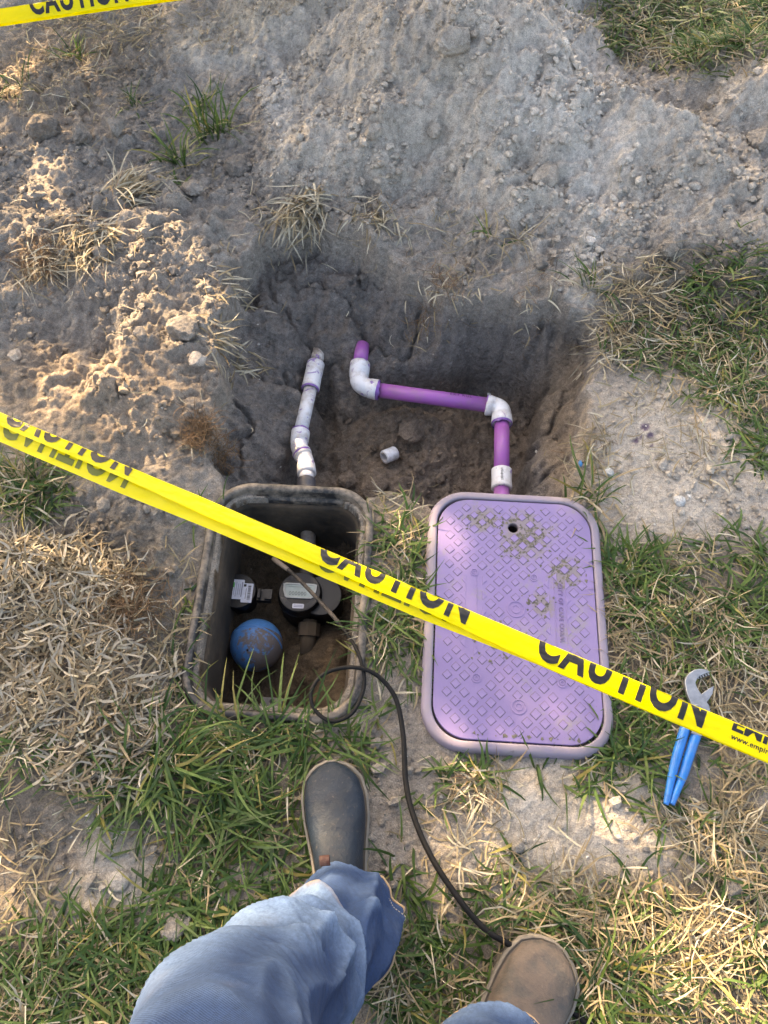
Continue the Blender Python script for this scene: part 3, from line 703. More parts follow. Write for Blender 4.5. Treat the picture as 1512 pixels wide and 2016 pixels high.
# water meter
pm = at(590, 1165, -.155); L = local(MBOX, pm)
wm = thing('water_meter', 'black water meter with rectangular display inside the open meter box', 'water meter', (pm[0], pm[1], BOXFLOOR), MBOX['rz'])
h0 = -.155-BOXFLOOR
mbld = MB()
mbld.add(*cyl(0, 0, .02, h0-.022, .050, 40)); mbld.add(*box(.030, .004, h0-.050, .075, .082, .048)); mbld.add(*cyl(.045, 0, .03, h0-.016, .046, 36))
mbld.build('body', M_BLK, wm)
V, F = cyl(0, 0, h0-.022, h0, .049, 44, .046); reg = mesh_np('register', V, F, M_BLK, wm)
q = np.array([(-.037,.017),(-.030,.019),(.030,.019),(.037,.017),(.036,.002),(.031,-.013),(.026,-.016),(-.026,-.016),(-.031,-.013),(-.036,.002)])
obj('display_frame', slab(q, [q*np.array([.86,.80])], h0, h0+.0030, .0006), reg, mat_plastic('frame_grey', (.42,.44,.43), .4))
obj('display', slab(q*np.array([.865,.805]), [], h0, h0+.0014), reg, mat_plastic('lcd_glass', (.36,.43,.41), .25, (.3,.3,.27), .3, 20, .02))
lm = text_mesh('000000', .0125, 0, .95, 1.1, 'CENTER'); lm.transform(Matrix.Translation((-.004, -.009, h0+.0018))); obj('digits', lm, reg, mat_plastic('lcd_ink', (.10,.12,.115), .4))
V, F = box(0, -.005+.0155, h0+.0012, .05, .0012, .0012); mesh_np('display_line', V, F, mat_plastic('lcd_line', (.20,.23,.22), .4), reg)
obj('rating_label', slab(rrect(.0125, .0052, .002, 4)+np.array([.0, -.033]), [], h0, h0+.0008), reg, M_LABEL)
mk = MB()
for i, yy in enumerate((-.0312, -.0345)): mk.add(*box(0, yy, h0+.0011, .019, .0012, .0005))
mk.build('label_print', mat_plastic('label_grey_print', (.25,.25,.33), .5), reg)
a = np.linspace(R(200), R(340), 16); q = np.concatenate([np.stack([.042*np.cos(a), .042*np.sin(a)], -1), np.stack([.030*np.cos(a[::-1]), .022*np.sin(a[::-1])-.008], -1)])
obj('cover_hinge', slab(q, [], h0, h0+.0005), reg, mat_plastic('hinge_grey', (.035,.035,.04), .6))
a = np.linspace(R(20), R(160), 18); q = np.concatenate([np.stack([.043*np.cos(a), .043*np.sin(a)], -1), np.stack([.036*np.cos(a[::-1]), .024*np.sin(a[::-1])+.004], -1)])
obj('cover_flap', slab(q, [], h0, h0+.0007), reg, mat_plastic('flap_grey', (.022,.022,.026), .6))
# inlet pipe to the far wall, tail piece, valve
pw = at(603, 1025, -.115); lw = local(MBOX, pw)-L
V, F = tube([[.006, .05, .06], [.006, .11, .075], [lw[0], .19, .155]], .017, 20); mesh_np('inlet_pipe', V, F, mat_plastic('inlet_grey', (.30,.27,.25), .6, (.14,.11,.085), .9, 16, .3, lo=.35, hi=.6), wm, True)
V, F = tube([[.006, .085, .068], [.006, .112, .075]], .023, 8); mesh_np('union_nut', V, F, M_BRASS, wm)
V, F = tube([[.022, -.045, .055], [.022, -.12, .04]], .017, 20); mesh_np('tail_pipe', V, F, M_BRASS, wm, True)
V, F = tube([[.022, -.052, .054], [.022, -.080, .048]], .024, 8); mesh_np('union_nut', V, F, M_BRASS, wm)
V, F = tube([[-.032, .07, .10], [-.036, .095, .106]], .014, 10); mesh_np('valve_knob', V, F, M_BRASS, wm)
# radio endpoint on its bracket
pe = at(468, 1163, -.15)
ep = thing('radio_transmitter', 'round black radio transmitter with white barcode labels beside the meter', 'transmitter', (pe[0], pe[1], BOXFLOOR), MBOX['rz'])
h1 = -.15-BOXFLOOR
V, F = cyl(0, 0, .0, h1-.018, .033, 40); mesh_np('body', V, F, M_BLK, ep)
V, F = cyl(0, 0, h1-.018, h1, .0405, 44, .039); cp = mesh_np('cap', V, F, mat_plastic('cap_black', (.002,.0022,.004), .35, (.02,.015,.012), .35, 25, .1), ep)
obj('rim_ring', slab([( .0385*math.cos(k), .0385*math.sin(k)) for k in np.linspace(0, 2*math.pi, 48, endpoint=False)], [[(.0365*math.cos(k), .0365*math.sin(k)) for k in np.linspace(0, 2*math.pi, 48, endpoint=False)]], h1, h1+.0009), cp, M_BLK)
l1 = obj('label_sticker', slab(rrect(.0125, .0225, .0015, 3)+np.array([.0, .003]), [], h1, h1+.0012), cp, M_LABEL)
l2 = obj('label_sticker', slab(rrect(.0118, .0220, .0015, 3)+np.array([.0212, -.0045]), [], h1+.0002, h1+.0016), cp, M_LABEL)
b1 = MB(); r2 = np.random.default_rng(5)
for k in range(5): b1.add(*box(-.009+k*.0042+.001, .003, h1+.0014, .0009 if k != 4 else .0022, .034 if k in (1, 4) else .026, .0004))
b1.build('sticker_print', mat_plastic('sticker_ink', (.22,.22,.27), .6), cp)
b2 = MB()
for k in range(16): b2.add(*box(.0255, .0115-k*.0021, h1+.0018, .0065, float(r2.choice([.0006, .0011, .0014])), .0004))
b2.add(*box(.0150, .0125, h1+.0018, .0055, .0055, .0004)); b2.add(*box(.0185, -.006, h1+.0018, .0009, .024, .0004))
b2.build('barcode', M_INK, cp)
V, F = box(-.0105, .013, h1+.0014, .0042, .0115, .0005); mesh_np('green_mark', V, F, M_GREEN, cp)
mk = MB()
mk.add(*box(.056, -.002, h1-.020, .030, .026, .016)); mk.add(*box(.066, -.002, h1-.010, .016, .022, .010)); mk.add(*box(.046, -.002, h1-.006, .006, .020, .008))
mk.build('bracket', M_BLK, ep)

# float ball
R_B = .0565
pb = at(505, 1270, BOXFLOOR+.006+R_B)
t = NT('ball_blue')
n = t.noise(34, 9, .74, dist=.3); n2 = t.noise(130, 4, .7)
sx = t.n('ShaderNodeSeparateXYZ'); t.l(t.co.outputs['Object'], sx.inputs[0])
pl_ = t.math('ADD', t.math('MULTIPLY', sx.outputs['Y'], -.89), t.math('MULTIPLY', sx.outputs['Z'], .454)); pl_ = t.math('ADD', pl_, t.math('MULTIPLY', sx.outputs['X'], .15))
side = t.math('ADD', t.math('MULTIPLY', sx.outputs['X'], 2.4), t.math('SUBTRACT', t.ramp(t.math('ADD', t.math('MULTIPLY', pl_, 30), .5), [(.4, 0), (.6, 1)]), .90))
side = t.math('MULTIPLY', side, 1.0)
f = t.ramp(t.math('ADD', t.math('ADD', n, side), t.math('MULTIPLY', n2, .12)), [(.60, 0), (.68, 1)])
c = t.mix(1.0, (.066,.215,.50), t.ramp(n2, [(.3, .8), (.7, 1.15)]), 'MULTIPLY')
mudc = t.mix(t.noise(34, 5, .65), (.085,.062,.043), (.20,.150,.105))
c = t.mix(t.math('MULTIPLY', f, .92), c, mudc)
t.bsdf(c, t.math('ADD', t.math('MULTIPLY', f, .5), .38), t.bump(t.math('ADD', f, t.math('MULTIPLY', n2, .4)), .3, .0015))
ball = thing('float_ball', 'muddy blue plastic ball on the floor of the open meter box', 'ball', tuple(pb))
th = np.linspace(0, math.pi, 34); ph = np.linspace(0, 2*math.pi, 56, endpoint=False)
rings = np.array([[(R_B*math.sin(a)*math.cos(b), R_B*math.sin(a)*math.sin(b), R_B*math.cos(a)) for b in ph] for a in th[1:-1]])
V, F = loft(rings)
sh = mesh_np('shell', V, F, t.m, ball, True)
seam_rot = Matrix.Rotation(R(-13), 4, 'Z') @ Matrix.Rotation(R(63), 4, 'X')
V, F = loft([np.stack([q*np.cos(ph), q*np.sin(ph), np.full(56, z)], -1) for q, z in ((R_B-.003, .0022),(R_B+.0013, .0018),(R_B+.0020, 0),(R_B+.0013, -.0018),(R_B-.003, -.0022))], False)
sm_ = mesh_np('seam', V, F, t.m, ball, True); sm_.matrix_local = seam_rot
V, F = cyl(0, 0, R_B-.0008, R_B+.0002, .0027, 14); pl = mesh_np('plug_hole', V, F, mat_plastic('hole_black', (.004,.004,.004), .9), ball)
pl.matrix_local = Matrix.Rotation(R(28), 4, 'X') @ Matrix.Rotation(R(-10), 4, 'Y')

# ------------------------------------------------------------------ purple valve box with lid
def mat_lavender(name, base, amt, lo, hi, grime=(.23,.22,.19), smear=None):
    t = NT(name)
    n = t.noise(13, 9, .72); n2 = t.noise(120, 4, .7)
    c = t.mix(1.0, base, t.ramp(t.noise(7, 4, .6), [(.3, .90), (.7, 1.08)]), 'MULTIPLY')
    f = t.math('MULTIPLY', t.ramp(t.math('ADD', t.math('MULTIPLY', n, .8), t.math('MULTIPLY', n2, .2)), [(lo, 0), (hi, 1)]), amt)
    c = t.mix(f, c, grime); c = t.mix(t.math('MULTIPLY', t.ramp(t.noise(5, 7, .72), [(.42, 0), (.66, 1)]), .14), c, (.25,.22,.24))
    if smear:
        for (px_, py_, rr_) in smear:
            vd = t.n('ShaderNodeVectorMath', operation='DISTANCE'); t.l(t.co.outputs['Object'], vd.inputs[0]); vd.inputs[1].default_value = (px_, py_, .015)
            g = t.math('SUBTRACT', 1.0, t.math('DIVIDE', vd.outputs['Value'], rr_), True)
            c = t.mix(t.math('MULTIPLY', t.ramp(t.math('ADD', t.math('MULTIPLY', g, .45), t.math('ADD', t.math('MULTIPLY', n, .5), t.math('MULTIPLY', n2, .25))), [(.56, 0), (.68, 1)]), .75), c, (.19,.17,.145))
    c = t.mix(t.math('MULTIPLY', t.ramp(t.noise(55, 3, .5), [(.70, 0), (.76, 1)]), .6), c, (.12,.10,.10))
    t.bsdf(c, t.math('ADD', t.math('MULTIPLY', f, .3), .55), t.bump(n2, .12, .001), .35)
    return t.m
M_LID = mat_lavender('lid_lavender', (.212,.162,.345), .6, .545, .64, smear=[(.02,.165,.11), (.10,.09,.07), (-.06,.195,.06), (.05,.02,.05)])
M_STUD = mat_lavender('stud_lavender', (.222,.170,.358), .45, .57, .66)
M_RIMP = mat_lavender('rim_lavender', (.240,.205,.275), .6, .44, .64, (.25,.225,.21))
vb = thing('valve_box', 'closed lavender valve box with studded lid and CITY OF CAPE CORAL lettering', 'valve box', (*VBOX['c'], 0), VBOX['rz'])
V, F = sweep_rect(VBOX['hx'], VBOX['hy'], VBOX['r'], [(-.02,-.25),(-.003,-.06),(0,-.008),(.0012,.006),(.004,.0125),(.008,.0155),(.0150,.0165),(.0180,.0160),(.0192,.0140),(.0195,-.02)])
mesh_np('rim', wobble(V, .002, 9, 8), F, M_RIMP, vb, True)
LH = (.1530, .2405); LZ = .0150
hole_c = np.array([-.002, .181])
circ = lambda c, r, n=24: [(c[0]+r*math.cos(k), c[1]+r*math.sin(k)) for k in np.linspace(0, 2*math.pi, n, endpoint=False)]
lid = obj('lid', slab(rrect(LH[0], LH[1], .064, 14), [circ(hole_c, .0105)], LZ-.014, LZ, .0012), vb, M_LID)
V, F = loft([np.array([(hole_c[0]+q*math.cos(k), hole_c[1]+q*math.sin(k), z) for k in np.linspace(0, 2*math.pi, 24, endpoint=False)]) for q, z in ((.0112, LZ-.013), (.0112, LZ-.06))], False)
mesh_np('hole_sleeve', V, F, mat_plastic('sleeve_dark', (.01,.008,.012), .8), lid)
# one stud, shared by all
s0, s1, hz, sg = .0088, .0083, .0009, .0102
sv = np.array([[s0,0,0],[0,s0,0],[-s0,0,0],[0,-s0,0],[s1,0,hz],[0,s1,hz],[-s1,0,hz],[0,-s1,hz]])
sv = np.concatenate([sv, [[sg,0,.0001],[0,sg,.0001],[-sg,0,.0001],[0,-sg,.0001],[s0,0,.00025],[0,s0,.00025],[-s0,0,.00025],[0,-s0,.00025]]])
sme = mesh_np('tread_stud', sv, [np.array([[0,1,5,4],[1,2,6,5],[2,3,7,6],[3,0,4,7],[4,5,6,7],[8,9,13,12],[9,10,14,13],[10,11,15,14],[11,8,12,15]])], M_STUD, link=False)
sme.materials.append(mat_plastic('stud_edge_dark', (.135,.105,.18), .8, (.12,.10,.10), .8, 40))  # darker lavender skirt round the foot of each stud
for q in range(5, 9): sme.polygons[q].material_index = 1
hv = np.array([[s0,0,0],[0,s0,0],[0,-s0,0],[s1,0,hz],[.0005,s1,hz],[.0005,-s1,hz]])
hme = mesh_np('tread_stud', hv, [np.array([[0,1,4,3],[2,0,3,5],[1,2,5,4]]), np.array([[3,4,5]])], M_STUD, link=False)
bosses = [((0,.008), .017), ((.002,-.178), .014), ((-.075,-.130), .009), ((.082,-.130), .009), ((.036,.075), .008), ((-.080,.080), .008)]
pitch = .0322; row = .0158
r3 = np.random.default_rng(8)
for j in range(-15, 16):
    for i in range(-6, 7):
        cx, cy = i*pitch+(j % 2)*pitch/2, j*row
        qx, qy = abs(cx)-(LH[0]-.0115-.055), abs(cy)-(LH[1]-.0115-.055)
        if math.hypot(max(qx, 0), max(qy, 0)) + min(max(qx, qy), 0) > .055: continue
        if np.hypot(cx-hole_c[0], cy-hole_c[1]) < .022: continue
        if any(math.hypot(cx-b[0][0], cy-b[0][1]) < b[1]+.006 for b in bosses): continue
        strip = abs(abs(cx)-.086) < .010 and -.075 < cy < .078
        if strip: continue
        beside = abs(abs(cx)-.086) < .025 and -.080 < cy < .083
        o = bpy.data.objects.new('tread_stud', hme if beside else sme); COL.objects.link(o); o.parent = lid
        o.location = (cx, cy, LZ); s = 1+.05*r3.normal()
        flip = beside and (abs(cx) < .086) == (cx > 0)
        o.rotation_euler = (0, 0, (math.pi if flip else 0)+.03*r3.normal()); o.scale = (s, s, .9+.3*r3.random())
for (c, r) in bosses:
    me = slab(circ(c, r, 32), [circ(c, r-.0022, 32)], LZ, LZ+.0013); bo = obj('boss_ring', me, lid, M_STUD)
    me = slab(circ(c, r*.5, 24), [circ(c, r*.5-.0018, 24)], LZ, LZ+.0011); obj('boss_centre', me, lid, M_STUD)
me = text_mesh('CITY OF CAPE CORAL', .0118, .0003, .92, 1.12, 'LEFT', .0007)
me.transform(Matrix.Translation((.0825, .066, LZ+.0006)) @ Matrix.Rotation(R(-90), 4, 'Z')); obj('lettering', me, lid, mat_lavender('letter_lavender', (.150,.105,.25), .5, .5, .64))
for sx_ in (-1, 1):
    q = []
    for k in range(2): pass
    V, F = box(sx_*.086+.011, -.0, LZ+.0004, .0008, .148, .0010); mesh_np('panel_edge', V, F, M_STUD, lid)
    V, F = box(sx_*.086-.011, -.0, LZ+.0004, .0008, .148, .0010); mesh_np('panel_edge', V, F, M_STUD, lid)
# caked dirt between the studs
M_GRIT = mat_soil('lid_grime', False, (.165,.152,.132), .6)
for k, (cx, cy, sx_, sy_, n) in enumerate(((.015,.165,.05,.05,260), (.10,.09,.045,.035,120), (.05,.02,.03,.03,50), (-.055,.192,.06,.02,90), (-.04,-.06,.06,.04,60), (.0,-.235,.1,.008,90))):
    gm = MB(); rr = np.random.default_rng(60+k)
    for i in range(n):
        x, y = cx+sx_*rr.normal()*.5, cy+sy_*rr.normal()*.5
        # soil stays in the channels between the studs
        a, b = (x/pitch+y/(2*row)), (x/pitch-y/(2*row))
        d = max(abs(a-round(a)), abs(b-round(b)))
        if d < .27 or abs(x) > LH[0]-.01 or abs(y) > LH[1]-.008 or math.hypot(x-hole_c[0], y-hole_c[1]) < .014: continue
        g = .0018+.0030*rr.random(); an = np.sort(rr.uniform(0, 2*math.pi, 6))
        P = np.concatenate([[[x, y, LZ+.0008]], np.stack([x+g*np.cos(an)*rr.uniform(.6, 1.2, 6), y+g*np.sin(an)*rr.uniform(.6, 1.2, 6), np.full(6, LZ+.0003)], -1)])
        gm.add(P, np.array([[0, 1+m, 1+(m+1) % 6] for m in range(6)]))
    if gm.n: gm.build('caked_dirt', M_GRIT, lid)['kind'] = 'stuff'

# ------------------------------------------------------------------ pipes in the pit
def mat_pvc(name, col, dirt, amt, rough=.32, primer=True):
    t = NT(name)
    n = t.noise(30, 7, .68); n2 = t.noise(150, 4, .7); n3 = t.noise(42, 5, .6, dist=1.2)
    c = t.mix(t.math('MULTIPLY', t.ramp(n, [(.46, 0), (.62, 1)]), amt), col, dirt)
    c = t.mix(t.math('MULTIPLY', t.ramp(n2, [(.66, 0), (.74, 1)]), .6), c, dirt)
    if primer: c = t.mix(t.math('MULTIPLY', t.ramp(n3, [(.60, 0), (.64, 1)]), .8), c, (.16,.06,.33))
    t.bsdf(c, t.math('ADD', t.math('MULTIPLY', n, .25), rough-.08), t.bump(n2, .08, .001), .5); return t.m
M_PVC = mat_pvc('white_pvc', (.66,.67,.70), (.33,.27,.22), .55)
M_PURP = mat_pvc('purple_pvc', (.345,.105,.405), (.23,.17,.15), .30, .35, False)
M_PRIMER = mat_plastic('purple_primer', (.17,.055,.34), .35, (.3,.25,.3), .4, 40)
M_GREYF = mat_plastic('grey_fitting', (.030,.034,.050), .45, (.18,.15,.12), .5, 24)
def pipe_part(name, P, r, mat, parent, socket=None, seg=24):
    """pipe along P; socket = extra radius of the fitting's collars at both ends"""
    P = np.asarray(P, float); V, F = tube(P, r, seg); return mesh_np(name, V, F, mat, parent, True)
def fitting(name, a, c, b, r, mat, parent, collar=.018, lip=.0025):
    """elbow: straight collar from a, bend round c, straight collar to b"""
    a, c, b = (np.asarray(q, float) for q in (a, c, b))
    u, w_ = (a-c)/np.linalg.norm(a-c), (b-c)/np.linalg.norm(b-c)
    la, lb = np.linalg.norm(a-c), np.linalg.norm(b-c); bd = min(la, lb)*.55
    P = [a, a-u*.002, a-u*.006]; rr = [r*.96, r+lip, r+lip]
    P.append(c+u*bd*1.05); rr.append(r+lip*.5)
    for k in np.linspace(0, 1, 9): P.append((1-k)**2*(c+u*bd)+2*k*(1-k)*c+k*k*(c+w_*bd)); rr.append(r)
    P.append(c+w_*bd*1.05); rr.append(r+lip*.5)
    P += [b-w_*.006, b-w_*.002, b]; rr += [r+lip, r+lip, r*.96]
    V, F = tube(np.array(P), rr, 28); return mesh_np(name, V, F, mat, parent, True)
def sleeve(name, a, b, r, mat, parent, lip=.002):
    a, b = np.asarray(a, float), np.asarray(b, float); d = (b-a)/np.linalg.norm(b-a); L_ = np.linalg.norm(b-a)
    V, F = tube(np.array([a, a+d*.0015, a+d*.005, a+d*L_*.5-d*.001, a+d*L_*.5+d*.001, b-d*.005, b-d*.0015, b]), [r*.94, r+lip, r+lip, r+lip*.6, r+lip*.6, r+lip, r+lip, r*.94], 28)
    return mesh_np(name, V, F, mat, parent, True)
def drips(parent, p, d, r, seed, n=5):
    """purple primer that ran out of a joint"""
    d = np.asarray(d, float)/np.linalg.norm(d); rr = np.random.default_rng(seed)
    up = np.array([0, 0, 1.0])-d*d[2]; up /= np.linalg.norm(up); sd = np.cross(d, up)
    m = 40; a = np.linspace(0, 2*math.pi, m, endpoint=False)
    wd = .0035+.006*np.clip(noise2(a*1.6, a*0+seed, seed), 0, 1)**1.0
    rings = []
    for k in (-1, -.5, .5, 1):
        q = r+.0006 if abs(k) < 1 else r-.0005
        rings.append(np.asarray(p)+d*(k*wd)[:, None]+q*(np.cos(a)[:, None]*up+np.sin(a)[:, None]*sd))
    V, F = loft(np.array(rings), False); return mesh_np('primer_stain', V, F, M_PRIMER, parent, True)
ZP = -.150
# purple run: wall stub, elbow, long pipe, elbow, drop, coupling, stub into the valve box
pp = thing('purple_pipe_run', 'purple PVC pipe run with two white elbows leading to the valve box', 'pipe')
A0, A1, A2 = at(713, 684, ZP-.004), at(709, 716, ZP), at(706, 762, ZP)
B1, B2 = at(744, 768, ZP), at(957, 797, ZP)
E2 = at(988, 803, ZP); E3 = at(988, 834, ZP)
D1, D2, D3 = at(987.5, 925, ZP), at(987.5, 963, ZP), at(988, 1010, ZP)
RP = .0183
st = A0+(A0-A1)*.12
pipe_part('wall_stub', [st, A1], RP, M_PURP, pp)
e1 = fitting('elbow', A1, A2+np.array([-.001,0.004,0]), B1, RP+.0050, M_PVC, pp)
lp = pipe_part('long_pipe', [B1-(B2-B1)*.03, B2+(B2-B1)*.03], RP, M_PURP, pp)
e2 = fitting('elbow', B2, E2, E3, RP+.0050, M_PVC, pp)
pipe_part('drop_pipe', [E3+(E3-D1)*.1, D1+(D2-D1)*.2], RP, M_PURP, pp)
cpl = sleeve('coupling', D1, D2, RP+.004, M_PVC, pp)
pipe_part('box_stub', [D2, D3], RP, M_PURP, pp)
drips(e1, B1, B2-B1, RP+.0062, 3); drips(e2, E3, E3-E2, RP+.0062, 9); drips(e2, B2+(E2-B2)*.1, B2-B1, RP+.0062, 12); drips(e1, A1+(A2-A1)*.05, A1-A2, RP+.0058, 15)
# print along the long pipe, wrapped on its surface
def wrap_text(txt, size, origin, direction, r, parent, mat, name='pipe_print', sx=1.0, tilt=0.0):
    me = text_mesh(txt, size, 0, sx, 1.15); n_ = len(me.vertices); co = np.empty(n_*3); me.vertices.foreach_get('co', co); co = co.reshape(-1, 3)
    d = np.asarray(direction, float); d /= np.linalg.norm(d); up = np.array([0, 0, 1.0])-d*d[2]; up /= np.linalg.norm(up); sd = np.cross(up, d)
    an = tilt-(co[:, 1]-size*.35)/r
    co = np.asarray(origin)+d*co[:, :1]+(r+.0004)*(np.cos(an)[:, None]*up-np.sin(an)[:, None]*sd)
    me.vertices.foreach_set('co', co.ravel()); me.update(); return obj(name, me, parent, mat)
M_PPRINT = mat_plastic('pipe_ink', (.07,.02,.10), .5)
wrap_text('EXT RGL', .0125, B1+(B2-B1)*.66, B2-B1, RP, lp, M_PPRINT, tilt=-.35)
bars = MB(); rr = np.random.default_rng(2)
for k in range(9):
    p = D1+(D2-D1)*(.18+.07*k)+np.array([-.003+.002*rr.random(), 0, RP+.0056]); bars.add(*box(*p, .007*rr.uniform(.6, 1), .0013, .0008))
bars.build('stamp', M_INK, cpl)
# white run: stub in the wall, coupling, pipe, 45 degree elbows, grey adapter into the meter box
wp = thing('white_pipe_run', 'white PVC pipe run bending from the pit wall into the open meter box', 'pipe')
W0, W1, W2, W3 = at(627, 697, ZP-.026), at(622, 716, ZP-.022), at(611, 766, ZP-.015), at(592, 850, ZP-.01)
W4, W5, W6, W7, W8 = at(588, 880, ZP-.005), at(602, 907, ZP), at(604, 934, ZP+.01), at(603, 946, ZP+.02), at(603, 985, ZP+.03)
RW = .0168
pipe_part('wall_stub', [W0+(W0-W1)*.4, W1], RW, mat_pvc('muddy_pvc', (.55,.53,.50), (.22,.18,.15), .95), wp)
c1 = sleeve('coupling', W1, W2, RW+.004, M_PVC, wp)
pipe_part('pipe', [W2-(W3-W2)*.05, W3+(W3-W2)*.05], RW, M_PVC, wp)
e3 = fitting('elbow', W3, W4, (W4+W5)/2, RW+.0035, M_PVC, wp)
e4 = fitting('elbow', (W4+W5)/2, W5, W6, RW+.0030, M_PVC, wp)
pipe_part('nipple', [W6, W7], RW, M_PVC, wp); sleeve('grey_adapter', W7, W8, RW+.003, M_GREYF, wp)
drips(c1, W2, W2-W1, RW+.0045, 21); drips(e3, W3, W3-W2, RW+.0048, 24); drips(e4, (W4+W5)/2, W5-W4, RW+.0050, 27)
# loose white cap on the pit floor
pc = on_ground(767, 903)
capn = thing('pvc_cap', 'loose white PVC coupling lying on the pit floor', 'coupling', (pc[0], pc[1], pc[2]+.014), R(-28))
a = np.linspace(0, 2*math.pi, 28, endpoint=False)
V, F = loft([np.stack([np.full(28, x), q*np.cos(a), q*np.sin(a)], -1) for x, q in ((-.018,.0125),(-.018,.0165),(-.016,.0175),(.016,.0175),(.018,.0165),(.018,.0125),(.0,.0120),(-.018,.0125))], False)
sl = mesh_np('sleeve', V, F, M_PVC, capn, True); sl.rotation_euler = (0, R(16), R(62))
# small blue scrap beside the pit
pq = on_ground(1141, 917)
V, F = tube([[0, -.006, .002], [0, .0, .005], [.001, .008, .003]], [.003, .005, .003], 8)
bs = mesh_np('blue_scrap', V, F, mat_plastic('scrap_blue', (.03,.22,.50), .4), smooth=True); bs.location = pq
tag(bs, 'tiny bright blue plastic scrap on the right edge of the pit', 'scrap')

# ------------------------------------------------------------------ caution tape
t = NT('tape_film')
c = t.mix(1.0, (.93,.80,.004), t.ramp(t.noise(6, 3, .5), [(.3, .93), (.7, 1.05)]), 'MULTIPLY')
b = t.bsdf(c, .32, t.bump(t.noise(34, 4, .6), .35, .006), .45, out=False)
tl = t.n('ShaderNodeBsdfTranslucent'); t.l(c, tl.inputs['Color'])
tp = t.n('ShaderNodeBsdfTransparent'); tp.inputs['Color'].default_value = (.95,.86,.05,1)
m1 = t.n('ShaderNodeMixShader'); m1.inputs[0].default_value = .30; t.l(b.outputs[0], m1.inputs[1]); t.l(tl.outputs[0], m1.inputs[2])
m2 = t.n('ShaderNodeMixShader'); m2.inputs[0].default_value = .07; t.l(m1.outputs[0], m2.inputs[1]); t.l(tp.outputs[0], m2.inputs[2])
t.l(m2.outputs[0], t.out.inputs['Surface']); M_TAPE = t.m
t = NT('tape_ink'); t.bsdf((.012,.011,.010), .35, None, .5); M_TINK = t.m
t = NT('ink_through_film'); t.bsdf((.115,.125,.012), .4, None, .4); M_TINK2 = t.m
def tape(name, label, A, B, W, foldf, words, ext=1.6, alpha=.30, beta=.16, sag=0.0, small=None, size=.0760, tx=.68):
    root = thing(name, label, 'caution tape', tuple((A+B)/2), group='strips of caution tape')
    L_ = np.linalg.norm(B-A); es = (B-A)/L_; mid = (A+B)/2
    n = np.array([0, 0, CAM_H])-mid; n -= es*np.dot(n, es); n /= np.linalg.norm(n)
    et = np.cross(es, n)                                   # across the tape, away from the fold
    if et[1] > 0: et = -et
    def pos(s, q, off=0.0):
        s = np.asarray(s, float); q = np.asarray(q, float)
        tw = .10*np.sin(s*2.1+.6)+.05*np.sin(s*5.3)
        al = alpha+tw; be = beta-tw*.5+.03*np.sin(s*7)
        a_ = np.abs(q)
        cr = np.where(q > 0, 1.0, -1.0)
        ang = np.where(q > 0, al, -be)
        bend = np.where(q > 0, -.35, .30)*(a_/.04)          # each half curls a little
        an = ang+bend*.5
        P = (A+es*s[..., None]) + a_[..., None]*(np.cos(an)[..., None]*et+np.sin(an)[..., None]*n)
        P = P + n*(cr*.0012*np.clip(a_/.003, 0, 1))[..., None]
        nn = cr[..., None]*(np.cos(ang+bend)[..., None]*n-np.sin(ang+bend)[..., None]*et)
        P = P + nn*(.0012*noise2(s*9, q*40, 3)+.0011*noise2(s*26, q*130, 5)+.0006*np.abs(noise2(s*40+q*200, q*60, 8))+off)[..., None]
        P[..., 2] -= sag*np.sin(np.clip(s/L_, 0, 1)*math.pi)
        return P - mid
    ss = np.linspace(-ext, L_+ext, 1400)
    tf = foldf(ss/L_)
    rows = []
    qs = [np.linspace(-(W), 0, 9), np.linspace(0, 1, 8)[1:]]
    Q = np.concatenate([np.linspace(0, 1, 9)[None, :-1]*0, ], 0) if False else None
    qq = np.stack([np.concatenate([np.linspace(-(W-f), -.0004, 13), np.linspace(.0004, f, 12)]) for f in tf])
    P = pos(np.repeat(ss[:, None], qq.shape[1], 1), qq)
    mesh_np('film', P.reshape(-1, 3), grid_faces(len(ss), qq.shape[1]), M_TAPE, root, True)
    def letters(txt, s_at, size_, tbase, sx, bold, spacing, nm, off=.0007, mat=None):
        me = text_mesh(txt, size_, bold, sx, spacing)
        bm = bmesh.new(); bm.from_mesh(me); bpy.data.meshes.remove(me)
        for v in bm.verts:
            s = s_at+v.co.x; v.co = Vector((s, float(foldf(np.array([s/L_]))[0])-(v.co.y+tbase), 0))
        xs = [v.co.x for v in bm.verts]
        for x in np.arange(min(xs), max(xs), .005):
            bmesh.ops.bisect_plane(bm, geom=bm.verts[:]+bm.edges[:]+bm.faces[:], plane_co=(x, 0, 0), plane_no=(1, 0, 0))
        for q in np.arange(-.05, .036, .004):
            bmesh.ops.bisect_plane(bm, geom=bm.verts[:]+bm.edges[:]+bm.faces[:], plane_co=(0, q, 0), plane_no=(0, 1, 0))
        bmesh.ops.triangulate(bm, faces=bm.faces[:])
        co = np.array([v.co[:] for v in bm.verts]); Pn = pos(co[:, 0], co[:, 1], off)
        for v, p in zip(bm.verts, Pn): v.co = p
        me = bpy.data.meshes.new(nm); bm.to_mesh(me); bm.free(); return obj(nm, me, root, mat or M_TINK)
    for k, s_at in enumerate(words): letters('CAUTION', s_at, size, .0105, tx, .0030, 1.17, 'lettering'); letters('CAUTION', s_at, size, .0105, tx, .0030, 1.17, 'print_show_through', -.0007, M_TINK2)
    if small:
        letters('EMPIRE', small, .033, .0245, 1.15, .0012, 1.0, 'maker_name'); letters('www.empirelevel.com', small+.004, .0118, .0105, 1.0, .0002, 1.05, 'web_address')
    return root, L_
TZ = .19
A, B = at(0, 811, TZ+.02), at(1512, 1449, TZ)
Lt = np.linalg.norm(B-A)
